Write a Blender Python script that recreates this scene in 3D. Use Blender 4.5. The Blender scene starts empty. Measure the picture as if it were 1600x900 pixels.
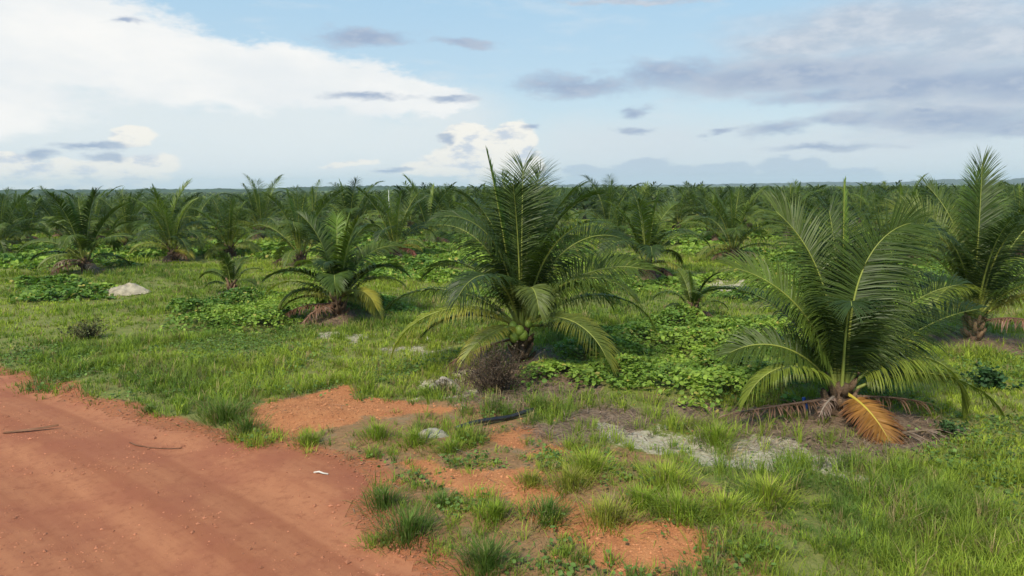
import bpy, math, random
import numpy as np
from mathutils import Vector

scene = bpy.context.scene
C = scene.collection
R = math.radians
EXPOSURE = 1.2
random.seed(7)

# ------------------------------------------------------------------ camera
cam_data = bpy.data.cameras.new('camera')
cam = bpy.data.objects.new('camera', cam_data)
C.objects.link(cam)
scene.camera = cam
cam_data.sensor_width = 36.0
cam_data.lens = 36.0 * 1100.0 / 1600.0
cam_data.clip_start = 0.1
cam_data.clip_end = 30000.0
CAM_H = 4.4
cam.location = (0, 0, CAM_H)
from mathutils import Matrix
cam.rotation_euler = (Matrix.Rotation(R(90 - 8.225), 3, 'X') @ Matrix.Rotation(R(-0.3), 3, 'Z')).to_euler()

# ------------------------------------------------------------------ exposure, sun, sky
scene.view_settings.view_transform = 'Standard'
scene.view_settings.look = 'None'
scene.view_settings.gamma = 1.0
scene.view_settings.use_curve_mapping = False
scene.view_settings.exposure = EXPOSURE
scene.cycles.max_bounces = 6
scene.cycles.diffuse_bounces = 3
scene.cycles.glossy_bounces = 2
scene.cycles.transmission_bounces = 4
scene.cycles.transparent_max_bounces = 6
scene.cycles.volume_bounces = 1
scene.cycles.use_denoising = True

SUN_EL, SUN_AZ = R(48), R(208)                    # azimuth clockwise from +Y: behind the camera, a little left
S = Vector((math.sin(SUN_AZ) * math.cos(SUN_EL), math.cos(SUN_AZ) * math.cos(SUN_EL), math.sin(SUN_EL)))
sd = bpy.data.lights.new('sun', 'SUN')
sd.energy = 2.0
sd.angle = R(11)
sd.color = (1.0, 0.92, 0.78)
sun = bpy.data.objects.new('sun', sd)
C.objects.link(sun)
sun.rotation_euler = S.to_track_quat('Z', 'Y').to_euler()
sun.location = (0, 0, 50)

world = bpy.data.worlds.new('World')
scene.world = world
world.use_nodes = True
SKY_STRENGTH = 0.1


def srgb(r, g, b):
    f = lambda c: c / 12.92 if c <= 0.04045 else ((c + 0.055) / 1.055) ** 2.4
    return (f(r / 255), f(g / 255), f(b / 255))


class NT:
    """small node tree writer"""
    def __init__(self, tree):
        self.t = tree
        tree.nodes.clear()

    def n(self, typ, ins=None, **props):
        nd = self.t.nodes.new(typ)
        for k, v in props.items():
            setattr(nd, k, v)
        for k, v in (ins or {}).items():
            s = nd.inputs[k]
            if isinstance(v, bpy.types.NodeSocket):
                self.t.links.new(v, s)
            else:
                if s.type == 'RGBA' and len(v) == 3:
                    v = (*v, 1)
                s.default_value = v
        return nd

    def math(self, op, a, b=0.0, c=0.0, clamp=False):
        return self.n('ShaderNodeMath', {0: a, 1: b, 2: c}, operation=op, use_clamp=clamp).outputs[0]

    def vec(self, op, a, b=(0, 0, 0), c=(0, 0, 0)):
        nd = self.n('ShaderNodeVectorMath', {0: a, 1: b, 2: c}, operation=op)
        return nd.outputs['Value'] if op in ('LENGTH', 'DOT_PRODUCT', 'DISTANCE') else nd.outputs[0]

    def noise(self, v, scale, detail=4, rough=0.55, col=False, dist=0.0):
        nd = self.n('ShaderNodeTexNoise', {'Vector': v, 'Scale': scale, 'Detail': detail, 'Roughness': rough, 'Distortion': dist})
        return nd.outputs['Color'] if col else nd.outputs[0]

    def step(self, x, lo, hi, to0=0.0, to1=1.0, smooth=True):
        return self.n('ShaderNodeMapRange', {0: x, 1: lo, 2: hi, 3: to0, 4: to1}, interpolation_type='SMOOTHSTEP' if smooth else 'LINEAR').outputs[0]

    def mix(self, f, a, b, mode='MIX'):
        nd = self.n('ShaderNodeMix', data_type='RGBA', blend_type=mode)
        for i, v in ((0, f), (6, a), (7, b)):
            if isinstance(v, bpy.types.NodeSocket):
                self.t.links.new(v, nd.inputs[i])
            else:
                nd.inputs[i].default_value = v if i == 0 else (*v[:3], 1)
        return nd.outputs[2]

    def ramp(self, x, stops, interp='LINEAR'):
        nd = self.n('ShaderNodeValToRGB', {0: x})
        cr = nd.color_ramp
        cr.interpolation = interp
        while len(cr.elements) < len(stops):
            cr.elements.new(0.5)
        for e, (p, c) in zip(cr.elements, stops):
            e.position = p
            e.color = (*c[:3], 1)
        return nd.outputs[0]


# clouds: soft shapes by (azimuth, elevation, half width, half height) in radians
CLOUDS = {
    'white': [(-0.6417, 0.1747, 0.18, 0.0786), (-0.5352, 0.1656, 0.1682, 0.0638), (-0.4488, 0.1469, 0.1635, 0.0526), (-0.3371, 0.1413, 0.1789, 0.0489), (-0.2242, 0.129, 0.1252, 0.0411), (-0.1565, 0.1178, 0.0946, 0.0301), (-0.1045, 0.1099, 0.0525, 0.0186), (-0.7226, 0.0956, 0.2123, 0.045)],
    'veil': [(-0.5422, 0.0785, 0.2735, 0.0813), (-0.3254, 0.0651, 0.2522, 0.0741), (-0.4199, 0.0353, 0.365, 0.0482), (0.1777, 0.0521, 0.2544, 0.0516), (0.4212, 0.0391, 0.2942, 0.0481), (-0.1584, 0.0497, 0.1726, 0.0519), (-0.5225, 0.0793, 0.2793, 0.0673), (-0.3006, 0.0779, 0.2399, 0.066), (-0.0874, 0.0887, 0.1054, 0.0515), (-0.7748, 0.0483, 0.1854, 0.0749), (-0.1318, 0.067, 0.122, 0.031), (-0.211, 0.028, 0.1025, 0.0138)],
    'low': [(-0.0392, 0.047, 0.0571, 0.0297), (-0.0682, 0.0749, 0.0266, 0.0121), (0.0082, 0.0677, 0.0303, 0.0208), (-0.0884, 0.0322, 0.0444, 0.0175), (-0.5852, 0.0199, 0.056, 0.0132), (-0.5064, 0.025, 0.0616, 0.0123), (-0.4898, 0.0638, 0.0249, 0.0123), (-0.5638, 0.011, 0.1027, 0.0195), (-0.6083, 0.0363, 0.0301, 0.0101), (-0.4748, 0.0284, 0.0425, 0.0157), (-0.5275, 0.0149, 0.0803, 0.0199), (-0.0612, 0.0671, 0.0373, 0.0191), (0.0011, 0.0608, 0.0357, 0.0261), (-0.0438, 0.0365, 0.0624, 0.0317), (0.0188, 0.0318, 0.0358, 0.0265), (-0.2279, 0.0322, 0.0424, 0.0043), (-0.1063, 0.0235, 0.0532, 0.0123)],
    'bank': [(0.4518, 0.1386, 0.2126, 0.0377), (0.5557, 0.0945, 0.1664, 0.051), (0.3007, 0.1319, 0.1282, 0.0209), (0.4835, 0.1872, 0.2248, 0.0431), (0.5877, 0.162, 0.1579, 0.0549), (0.3767, 0.1743, 0.1208, 0.0305), (0.6713, 0.113, 0.1633, 0.0532), (0.1738, 0.2389, 0.1174, 0.0047), (0.3625, 0.1522, 0.1225, 0.0186)],
    'dark': [(0.0894, 0.1344, 0.096, 0.0184), (0.2179, 0.1499, 0.1003, 0.0212), (0.3786, 0.1357, 0.1815, 0.0203), (0.5216, 0.1187, 0.1458, 0.0191), (0.6154, 0.1113, 0.0943, 0.0236), (0.3508, 0.0733, 0.0471, 0.0122), (0.4338, 0.0783, 0.0512, 0.0095), (0.5444, 0.0732, 0.1041, 0.0133), (0.6135, 0.0625, 0.0715, 0.0128), (0.4208, 0.0471, 0.0669, 0.0056), (0.1685, 0.0779, 0.026, 0.006), (0.1638, 0.1009, 0.0259, 0.0084), (-0.2049, 0.1965, 0.0752, 0.0127), (-0.0638, 0.189, 0.0436, 0.0073), (-0.4831, 0.1988, 0.0232, 0.005), (-0.1907, 0.119, 0.0595, 0.0066), (-0.0868, 0.1176, 0.0298, 0.0051), (-0.5312, 0.0528, 0.0397, 0.006), (-0.5741, 0.0407, 0.0164, 0.0089), (-0.5154, 0.0402, 0.0229, 0.0077), (0.0225, 0.0832, 0.0124, 0.0052), (-0.0879, 0.0628, 0.0123, 0.006), (-0.1766, 0.0219, 0.0348, 0.0035), (0.5174, 0.0835, 0.0134, 0.003), (0.2785, 0.0713, 0.0132, 0.0058), (0.4465, 0.1086, 0.1293, 0.0108)],
    'blue': [(0.1783, 0.0244, 0.0478, 0.0139), (0.1258, 0.0179, 0.0441, 0.0106), (0.0903, 0.0225, 0.0267, 0.0106), (0.2302, 0.0127, 0.0511, 0.0155), (0.2887, 0.0181, 0.0494, 0.0136), (0.3609, 0.0222, 0.0353, 0.0165), (0.3999, 0.0152, 0.0305, 0.0179), (0.445, 0.0106, 0.0439, 0.0112), (0.1524, 0.0045, 0.1137, 0.0123), (0.33, 0.0034, 0.1283, 0.0135), (-0.0882, 0.041, 0.0178, 0.0175), (0.0278, 0.0167, 0.0358, 0.0124)],
}


def build_sky():
    t = NT(world.node_tree)
    d = t.n('ShaderNodeTexCoord').outputs['Generated']
    sx = t.n('ShaderNodeSeparateXYZ', {0: d})
    az = t.math('ARCTAN2', sx.outputs[0], sx.outputs[1])
    el = t.math('ARCSINE', sx.outputs[2])
    P = t.n('ShaderNodeCombineXYZ', {0: az, 1: el, 2: 0.0}).outputs[0]
    flat = t.vec('MULTIPLY', d, (1, 1, 2.6))
    big = t.noise(flat, 5.0, 7, 0.6, col=True)
    fine = t.noise(flat, 17.0, 8, 0.62, col=True)
    warp = t.vec('MULTIPLY_ADD', big, (0.11, 0.05, 0), (-0.055, -0.025, 0))
    warp2 = t.vec('MULTIPLY_ADD', fine, (0.06, 0.045, 0), (-0.03, -0.0225, 0))
    Pw = t.vec('ADD', P, t.vec('ADD', warp, warp2))
    Pl = t.vec('ADD', P, t.vec('MULTIPLY', t.vec('ADD', warp, warp2), (0.45, 0.5, 0)))
    fn = t.noise(flat, 24.0, 9, 0.64)
    wn = t.noise(t.vec('MULTIPLY', d, (1, 1, 4.5)), 7.0, 7, 0.6)

    def field(blobs, p):
        out = None
        for a, e, ra, re in blobs:
            v = t.vec('MULTIPLY_ADD', p, (1 / ra, 1 / re, 0), (-a / ra, -e / re, 0))
            L = t.vec('LENGTH', v)
            out = L if out is None else t.math('SMOOTH_MIN', out, L, 0.25)
        return t.math('SUBTRACT', 1.0, out)

    sky = t.n('ShaderNodeTexSky', sky_type='NISHITA', sun_disc=False, sun_elevation=SUN_EL, sun_rotation=SUN_AZ)
    k = 1.0 / SKY_STRENGTH / 2 ** EXPOSURE
    sc = lambda c: tuple(x * k for x in srgb(*c))
    e01 = t.step(el, 0.0, 0.5, smooth=False)
    grad = t.ramp(e01, [(0, srgb(206, 222, 230)), (0.12, srgb(206, 226, 234)), (0.3, srgb(188, 216, 234)), (0.55, srgb(168, 207, 234)), (1, srgb(120, 175, 220))])
    grad = t.vec('SCALE', grad)
    grad.node.inputs['Scale'].default_value = k
    base = t.mix(0.93, sky.outputs[0], grad)
    # thin high veil over the whole dome
    veil_all = t.step(wn, 0.52, 0.78, 0.0, 0.5)
    base = t.mix(veil_all, base, sc((222, 230, 236)))
    # pale veil under the bright bank
    f = t.math('ADD', field(CLOUDS['veil'], Pl), t.math('MULTIPLY_ADD', fn, 0.5, -0.25))
    base = t.mix(t.step(f, -0.25, 0.8, 0, 0.88), base, t.mix(t.step(az, -0.25, 0.25), sc((232, 239, 241)), sc((216, 226, 233))))
    # grey lavender bank on the right
    f = t.math('ADD', field(CLOUDS['bank'], Pl), t.math('MULTIPLY_ADD', wn, 0.9, -0.45))
    colr = t.mix(t.step(fn, 0.35, 0.7), sc((184, 197, 213)), sc((212, 218, 227)))
    base = t.mix(t.step(f, -0.2, 0.75, 0, 0.9), base, colr)
    # bright bank on the left
    f = t.math('ADD', field(CLOUDS['white'], Pw), t.math('MULTIPLY_ADD', fn, 0.6, -0.3))
    bw = t.mix(t.step(big, 0.35, 0.62), sc((238, 242, 244)), sc((254, 253, 250)))
    base = t.mix(t.step(f, -0.02, 0.32, 0, 1), base, bw)
    # far blue cumulus towers along the horizon
    f = t.math('ADD', field(CLOUDS['blue'], Pl), t.math('MULTIPLY_ADD', fn, 0.9, -0.45))
    base = t.mix(t.step(f, -0.05, 0.25, 0, 0.75), base, sc((180, 199, 218)))
    # low bright cumulus
    f = t.math('ADD', field(CLOUDS['low'], Pl), t.math('MULTIPLY_ADD', fn, 0.9, -0.45))
    lw = t.mix(t.step(fn, 0.34, 0.52), sc((206, 215, 228)), sc((254, 250, 240)))
    base = t.mix(t.step(f, -0.08, 0.2, 0, 0.97), base, lw)
    # grey undersides and stray scraps
    f = t.math('ADD', field(CLOUDS['dark'], t.vec('ADD', P, t.vec('MULTIPLY', t.vec('ADD', warp, warp2), (0.9, 0.55, 0)))), t.math('MULTIPLY_ADD', fn, 2.0, -0.95))
    dk = t.mix(t.step(fn, 0.4, 0.65), sc((158, 176, 203)), sc((182, 195, 213)))
    base = t.mix(t.step(f, -0.25, 0.8, 0, 0.93), base, dk)
    bg = t.n('ShaderNodeBackground', {'Color': base, 'Strength': SKY_STRENGTH})
    t.n('ShaderNodeOutputWorld', {'Surface': bg.outputs[0]})


build_sky()
world.cycles.sampling_method = 'MANUAL'
world.cycles.sample_map_resolution = 512

# ------------------------------------------------------------------ helpers
def smooth(x, a, b):
    t = np.clip((x - a) / (b - a), 0, 1)
    return t * t * (3 - 2 * t)


def _hash(ix, iy, seed):
    with np.errstate(over='ignore'):
        h = (ix.astype(np.int64) * 374761393 + iy.astype(np.int64) * 668265263 + seed * 974711) & 0xffffffff
        h = ((h ^ (h >> 13)) * 1274126177) & 0xffffffff
        h = h ^ (h >> 16)
    return (h & 0xffff) / 65535.0


def vnoise(x, y, seed=0):
    x = np.asarray(x, float); y = np.asarray(y, float)
    ix = np.floor(x); iy = np.floor(y)
    fx = x - ix; fy = y - iy
    fx = fx * fx * (3 - 2 * fx); fy = fy * fy * (3 - 2 * fy)
    a = _hash(ix, iy, seed); b = _hash(ix + 1, iy, seed)
    c = _hash(ix, iy + 1, seed); d = _hash(ix + 1, iy + 1, seed)
    return (a * (1 - fx) + b * fx) * (1 - fy) + (c * (1 - fx) + d * fx) * fy


def fbm(x, y, seed=0, o=4):
    s = 0; amp = 0.5; tot = 0
    for k in range(o):
        s = s + amp * vnoise(x * 2 ** k + 17.3 * k, y * 2 ** k - 9.1 * k, seed + k)
        tot += amp; amp *= 0.5
    return s / tot


def sdf(poly, x, y):
    """signed distance to a polygon, negative inside"""
    x = np.asarray(x, float); y = np.asarray(y, float)
    d = np.full(x.shape, 1e18); inside = np.zeros(x.shape, bool)
    n = len(poly)
    for i in range(n):
        ax, ay = poly[i]; bx, by = poly[(i + 1) % n]
        ex, ey = bx - ax, by - ay
        t = np.clip(((x - ax) * ex + (y - ay) * ey) / (ex * ex + ey * ey + 1e-12), 0, 1)
        d = np.minimum(d, (x - ax - t * ex) ** 2 + (y - ay - t * ey) ** 2)
        if ay != by:
            cond = ((ay > y) != (by > y)) & (x < (bx - ax) * (y - ay) / (by - ay) + ax)
            inside ^= cond
    d = np.sqrt(d)
    return np.where(inside, -d, d)


def mesh_np(name, V, quads=None, tris=None, tint=None, mats=(), shade=False, attrs=None):
    me = bpy.data.meshes.new(name)
    V = np.ascontiguousarray(V, np.float32).reshape(-1, 3)
    q = np.zeros((0, 4), np.int32) if quads is None else np.asarray(quads, np.int32).reshape(-1, 4)
    t = np.zeros((0, 3), np.int32) if tris is None else np.asarray(tris, np.int32).reshape(-1, 3)
    me.vertices.add(len(V))
    me.vertices.foreach_set('co', V.ravel())
    me.loops.add(q.size + t.size)
    me.loops.foreach_set('vertex_index', np.concatenate([q.ravel(), t.ravel()]).astype(np.int32))
    me.polygons.add(len(q) + len(t))
    me.polygons.foreach_set('loop_start', np.concatenate([np.arange(len(q)) * 4, q.size + np.arange(len(t)) * 3]).astype(np.int32))
    if shade:
        me.polygons.foreach_set('use_smooth', np.ones(len(q) + len(t), bool))
    else:
        me.polygons.foreach_set('use_smooth', np.zeros(len(q) + len(t), bool))
    if tint is not None:
        tint = np.asarray(tint, np.float32)
        col = np.ones((len(V), 4), np.float32)
        col[:, :3] = tint
        a = me.attributes.new('tint', 'FLOAT_COLOR', 'POINT')
        a.data.foreach_set('color', col.ravel())
    for k, v in (attrs or {}).items():
        v = np.asarray(v, np.float32)
        if v.ndim == 1:
            a = me.attributes.new(k, 'FLOAT', 'POINT')
            a.data.foreach_set('value', v)
        else:
            col = np.ones((len(V), 4), np.float32)
            col[:, :v.shape[1]] = v
            a = me.attributes.new(k, 'FLOAT_COLOR', 'POINT')
            a.data.foreach_set('color', col.ravel())
    for m in mats:
        me.materials.append(m)
    me.update(calc_edges=True)
    return me


class Geo:
    """collects vertices, quads, tris and tints of one mesh"""
    def __init__(self):
        self.V = []; self.Q = []; self.T = []; self.C = []; self.n = 0

    def add(self, V, quads=None, tris=None, tint=(0.1, 0.1, 0.1)):
        V = np.asarray(V, float).reshape(-1, 3)
        if quads is not None and len(quads):
            self.Q.append(np.asarray(quads).reshape(-1, 4) + self.n)
        if tris is not None and len(tris):
            self.T.append(np.asarray(tris).reshape(-1, 3) + self.n)
        c = np.asarray(tint, float)
        self.C.append(np.broadcast_to(c, (len(V), 3)) if c.ndim == 1 else c)
        self.V.append(V)
        self.n += len(V)

    def tube(self, pts, rad, sides=6, tint=(0.1, 0.1, 0.1), cap=True):
        P = np.asarray(pts, float)
        r = np.broadcast_to(np.asarray(rad, float), (len(P),))
        T = np.gradient(P, axis=0)
        T /= np.linalg.norm(T, axis=1)[:, None] + 1e-12
        up = np.where(np.abs(T[:, 2:3]) > 0.92, np.array([[1.0, 0, 0]]), np.array([[0, 0, 1.0]]))
        A = np.cross(T, up); A /= np.linalg.norm(A, axis=1)[:, None]
        B = np.cross(T, A)
        th = np.arange(sides) * 2 * np.pi / sides
        V = P[:, None, :] + r[:, None, None] * (np.cos(th)[None, :, None] * A[:, None, :] + np.sin(th)[None, :, None] * B[:, None, :])
        i = np.arange(len(P) - 1)[:, None] * sides
        j = np.arange(sides)[None, :]; j2 = (j + 1) % sides
        Q = np.stack([i + j, i + j2, i + sides + j2, i + sides + j], -1).reshape(-1, 4)
        V = V.reshape(-1, 3)
        tris = []
        if cap:
            V = np.vstack([V, P[0], P[-1]])
            n0 = len(P) * sides
            for k in range(sides):
                tris.append((n0, (k + 1) % sides, k))
                tris.append((n0 + 1, n0 - sides + k, n0 - sides + (k + 1) % sides))
        c = np.asarray(tint, float)
        if c.ndim == 2:
            c = np.repeat(c, sides, axis=0)
            if cap:
                c = np.vstack([c, c[:1], c[-1:]])
        self.add(V, Q, tris, c)

    def mesh(self, name, mats, shade=False):
        cat = lambda L, w: np.concatenate(L) if L else np.zeros((0, w), int)
        return mesh_np(name, np.concatenate(self.V), cat(self.Q, 4), cat(self.T, 3), np.concatenate(self.C), mats, shade)


def obj(name, me, parent=None, loc=(0, 0, 0), rotz=0.0, scale=1.0):
    o = bpy.data.objects.new(name, me)
    C.objects.link(o)
    o.location = loc
    o.rotation_euler = (0, 0, rotz)
    o.scale = (scale,) * 3
    if parent is not None:
        o.parent = parent
    return o


def tag(o, label=None, cat=None, group=None, kind=None):
    for k, v in (('label', label), ('category', cat), ('group', group), ('kind', kind)):
        if v:
            o[k] = v
    return o


# ------------------------------------------------------------------ materials
def leaf_mat(name, rough=0.5, transl=0.25, spec=0.35, var=0.25, each=0.0):
    m = bpy.data.materials.new(name)
    m.use_nodes = True
    t = NT(m.node_tree)
    a = t.n('ShaderNodeAttribute', attribute_name='tint').outputs['Color']
    geo = t.n('ShaderNodeNewGeometry')
    n = t.noise(geo.outputs['Position'], 3.0, 3)
    f = t.step(n, 0.3, 0.7, 1 - var, 1 + var)
    col = t.vec('SCALE', a)
    t.t.links.new(f, col.node.inputs['Scale'])
    if each:                                    # every leaf has its own shade of green
        rnd = t.n('ShaderNodeObjectInfo').outputs['Random']
        k1 = t.step(rnd, 0, 1, 1 - each, 1 + each, False)
        col = t.vec('MULTIPLY', col, t.n('ShaderNodeCombineXYZ', {0: t.math('MULTIPLY', k1, t.step(rnd, 0, 1, .92, 1.12, False)), 1: k1, 2: k1}).outputs[0])
    p = t.n('ShaderNodeBsdfPrincipled', {'Base Color': col, 'Roughness': rough, 'Specular IOR Level': spec})
    out = p.outputs[0]
    if transl > 0:
        warm = t.mix(1.0, col, (1.15, 1.25, 0.55), 'MULTIPLY')
        tr = t.n('ShaderNodeBsdfTranslucent', {'Color': warm})
        out = t.n('ShaderNodeMixShader', {0: transl, 1: p.outputs[0], 2: tr.outputs[0]}).outputs[0]
    t.n('ShaderNodeOutputMaterial', {0: out})
    return m


M_frond = leaf_mat('palm leaflet', 0.45, 0.33, 0.3, 0.15, 0.28)
M_rib = leaf_mat('palm rib', 0.5, 0.0, 0.4, 0.12)
M_grass = leaf_mat('grass blade', 0.6, 0.32, 0.12, 0.18)
M_creeper = leaf_mat('creeper leaf', 0.55, 0.25, 0.2, 0.15)
M_dry = leaf_mat('dry straw', 0.85, 0.0, 0.15, 0.2)
M_far = leaf_mat('far foliage', 0.6, 0.1, 0.25, 0.3)


def bark_mat():
    m = bpy.data.materials.new('palm trunk fibre')
    m.use_nodes = True
    t = NT(m.node_tree)
    a = t.n('ShaderNodeAttribute', attribute_name='tint').outputs['Color']
    co = t.n('ShaderNodeTexCoord').outputs['Object']
    n = t.noise(t.vec('MULTIPLY', co, (14, 14, 50)), 1.0, 6, 0.65)
    col = t.mix(t.step(n, 0.3, 0.7), t.mix(1.0, a, (0.45, 0.42, 0.4), 'MULTIPLY'), a)
    b = t.n('ShaderNodeBump', {'Height': n, 'Strength': 0.7, 'Distance': 0.03})
    p = t.n('ShaderNodeBsdfPrincipled', {'Base Color': col, 'Roughness': 0.9, 'Normal': b.outputs[0]})
    t.n('ShaderNodeOutputMaterial', {0: p.outputs[0]})
    return m


M_bark = bark_mat()


def plain_mat(name, col, rough=0.6, nscale=20.0, amount=0.25, bump=0.0, metallic=0.0):
    m = bpy.data.materials.new(name)
    m.use_nodes = True
    t = NT(m.node_tree)
    co = t.n('ShaderNodeTexCoord').outputs['Object']
    n = t.noise(co, nscale, 6, 0.6)
    c = t.mix(t.step(n, 0.3, 0.7), tuple(x * (1 - amount) for x in col), tuple(min(1, x * (1 + amount)) for x in col))
    p = t.n('ShaderNodeBsdfPrincipled', {'Base Color': c, 'Roughness': rough, 'Metallic': metallic})
    if bump:
        b = t.n('ShaderNodeBump', {'Height': n, 'Strength': 0.8, 'Distance': bump})
        t.t.links.new(b.outputs[0], p.inputs['Normal'])
    t.n('ShaderNodeOutputMaterial', {0: p.outputs[0]})
    return m


# ------------------------------------------------------------------ layout of the land (metres)
ROAD = [(-32.0, 30.5), (-22.0, 23.4), (-12.5, 16.71), (-11.46, 16.11), (-9.89, 14.94), (-8.94, 14.18), (-8.05, 13.78), (-7.03, 13.05), (-5.95, 12.56), (-5.22, 12.08), (-4.54, 11.94), (-3.91, 11.74), (-3.25, 11.34), (-2.61, 10.92), (-2.11, 10.45), (-1.95, 10.11), (-2.09, 9.6), (-2.14, 9.19), (-1.67, 8.55), (-1.27, 8.09), (-0.82, 7.49), (0.3, 5.0), (1.2, 1.0), (1.8, -8.0), (-7.5, -8.0), (-8.5, 0.0), (-12.0, 4.6), (-18.5, 9.8), (-32.0, 19.5)]
ORANGE = [
    [(-5.36, 14.03), (-4.9, 14.47), (-4.14, 15.18), (-3.42, 15.16), (-2.74, 14.52), (-1.45, 13.88), (-1.38, 13.15), (-2.46, 12.98), (-3.35, 12.63), (-4.01, 12.06), (-4.8, 13.02)],
    [(-2.4, 11.2), (-1.74, 11.32), (-1.2, 11.0), (-0.82, 10.5), (-0.3, 10.4), (-0.35, 9.95), (-0.9, 9.9), (-1.5, 10.3), (-2.0, 10.5)],
    [(-1.0, 10.3), (-.2, 10.3), (0.62, 9.75), (1.1, 8.9), (1.9, 8.3), (2.5, 8.4), (2.5, 7.7), (1.2, 7.5), (.2, 8.6), (-.6, 9.5)],
    [(1.25, 8.35), (1.75, 8.4), (1.8, 8.0), (1.3, 7.9)],
    [(2.6, 9.3), (3.0, 9.1), (2.95, 8.3), (2.45, 8.1), (2.35, 8.8)],
    [(-0.75, 12.3), (0.2, 12.0), (0.7, 11.3), (0.2, 10.9), (-0.4, 11.4)],
]
SAND = [
    [(1.87, 12.04), (2.34, 12.43), (2.93, 12.71), (3.15, 11.7), (3.32, 10.78), (3.03, 10.45), (2.72, 11.06), (2.15, 11.41)],
    [(4.09, 11.69), (4.75, 11.68), (5.04, 10.95), (4.27, 10.44), (3.95, 10.96)],
    [(-2.07, 15.14), (-1.49, 15.81), (-1.13, 14.87), (-1.48, 14.18), (-1.88, 14.19)],
    [(-3.1, 18.9), (-2.5, 19.3), (-1.8, 18.85), (-2.4, 18.4)],
    [(-6.4, 20.9), (-5.6, 21.2), (-4.5, 20.8), (-4.6, 20.2), (-5.7, 20.2)],
    [(8.89, 31.74), (10.61, 32.11), (10.36, 30.06), (8.69, 29.55)],
]
BARE = [(-5.6, 13.4), (-4.0, 14.9), (-1.2, 13.8), (0.6, 12.4), (1.6, 11.6), (3.3, 9.8), (3.4, 7.5), (2.6, 6.0), (-0.3, 6.0), (-1.9, 8.0), (-2.8, 10.6), (-4.2, 11.6)]
LITTER = [
    [(0.5, 13.51), (1.82, 13.91), (3.93, 13.96), (5.68, 13.43), (7.81, 13.39), (8.23, 12.27), (6.99, 11.35), (5.2, 10.95), (4.1, 11.39), (2.97, 12.64), (1.77, 11.72), (1.07, 11.43), (0.21, 11.74)],
    [(-1.67, 17.77), (0.53, 19.2), (2.06, 17.03), (1.71, 14.13), (0.36, 13.12), (-1.03, 13.54)],
]
CREEP = [
    [(1.93, 20.89), (4.23, 22.89), (7.58, 22.79), (9.93, 23.9), (10.16, 20.68), (7.36, 15.75), (4.94, 13.85), (3.92, 13.46), (3.43, 14.1), (2.18, 14.58), (1.14, 15.33), (0.06, 14.38), (-0.01, 15.4), (0.94, 17.05)],
    [(-12.01, 24.54), (-10.35, 28.11), (-7.6, 25.74), (-7.08, 23.2), (-8.06, 20.68), (-10.42, 21.21)],
]
PALM_SPOTS = {  # x, y, height in metres
    'A': (0.22, 16.76, 5.2), 'B': (6.19, 12.84, 4.4), 'C': (12.91, 19.31, 5.3), 'D': (-5.87, 23.52, 3.55), 'E': (5.95, 22.84, 1.6),
    'F': (6.38, 33.42, 4.1), 'G': (-22.65, 37.22, 4.1), 'H': (-20.72, 43.0, 3.9), 'I': (-18.32, 45.67, 4.0), 'J': (-11.99, 39.77, 4.5),
    'K': (-7.34, 44.26, 4.4), 'L': (-11.8, 29.36, 1.7), 'M': (13.14, 41.67, 4.4), 'N': (-34.83, 47.89, 4.3), 'O': (-41.91, 61.09, 4.6),
    'Q': (-46.74, 72.79, 4.9), 'R': (-29.34, 53.75, 4.4), 'S': (-32.48, 71.62, 4.3), 'T': (-21.94, 61.94, 5.4), 'U': (-19.83, 70.58, 5.2),
    'V': (-19.34, 84.5, 4.6), 'W': (-16.6, 77.0, 5.0), 'X': (-6.28, 69.47, 5.0), 'Y': (8.18, 59.78, 5.2), 'Z': (17.55, 62.21, 4.4),
    'a': (22.91, 39.77, 4.3), 'b': (24.65, 74.33, 4.9), 'c': (16.94, 71.64, 4.7), 'd': (37.55, 76.21, 5.1), 'e': (-11.78, 81.49, 4.8),
    'f': (5.28, 82.59, 4.7), 'h': (22.98, 58.72, 4.4), 'i': (31.05, 43.04, 4.6),
}


def min_sdf(polys, x, y):
    d = sdf(polys[0], x, y)
    for p in polys[1:]:
        d = np.minimum(d, sdf(p, x, y))
    return d


def far_drop(x, y):
    r = np.hypot(x, y); az = np.arctan2(x, y)
    return -smooth(r, 55, 260) * (1.2 + 4.0 * smooth(-az, -0.15, 0.55)) - 2.0 * smooth(r, 400, 1500) * smooth(-az, -0.3, 0.5)


def height(x, y):
    x = np.asarray(x, float); y = np.asarray(y, float)
    r = np.hypot(x, y)
    h = (fbm(x / 3.1, y / 3.1, 3, 3) - 0.5) * 0.34 + (fbm(x / 0.7, y / 0.7, 9, 2) - 0.5) * 0.07
    rd = sdf(ROAD, x, y)
    k = smooth(rd, -0.5, 1.2)
    rut = 0.016 * np.sin((.63 * x + .78 * y + .012 * (x + 6) ** 2) * 3.3) + (fbm(x / 1.5, y / 1.5, 21, 3) - 0.5) * 0.05
    h = h * k + (1 - k) * (rut - 0.08)
    for nme in 'ABCDEF':
        px, py, _ = PALM_SPOTS[nme]
        h = h + 0.16 * np.exp(-((x - px) ** 2 + (y - py) ** 2) / 1.1)
    return h * smooth(-r, -160, -60) + far_drop(x, y)


def hz(x, y):
    return float(height(np.array([x]), np.array([y]))[0])


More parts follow.
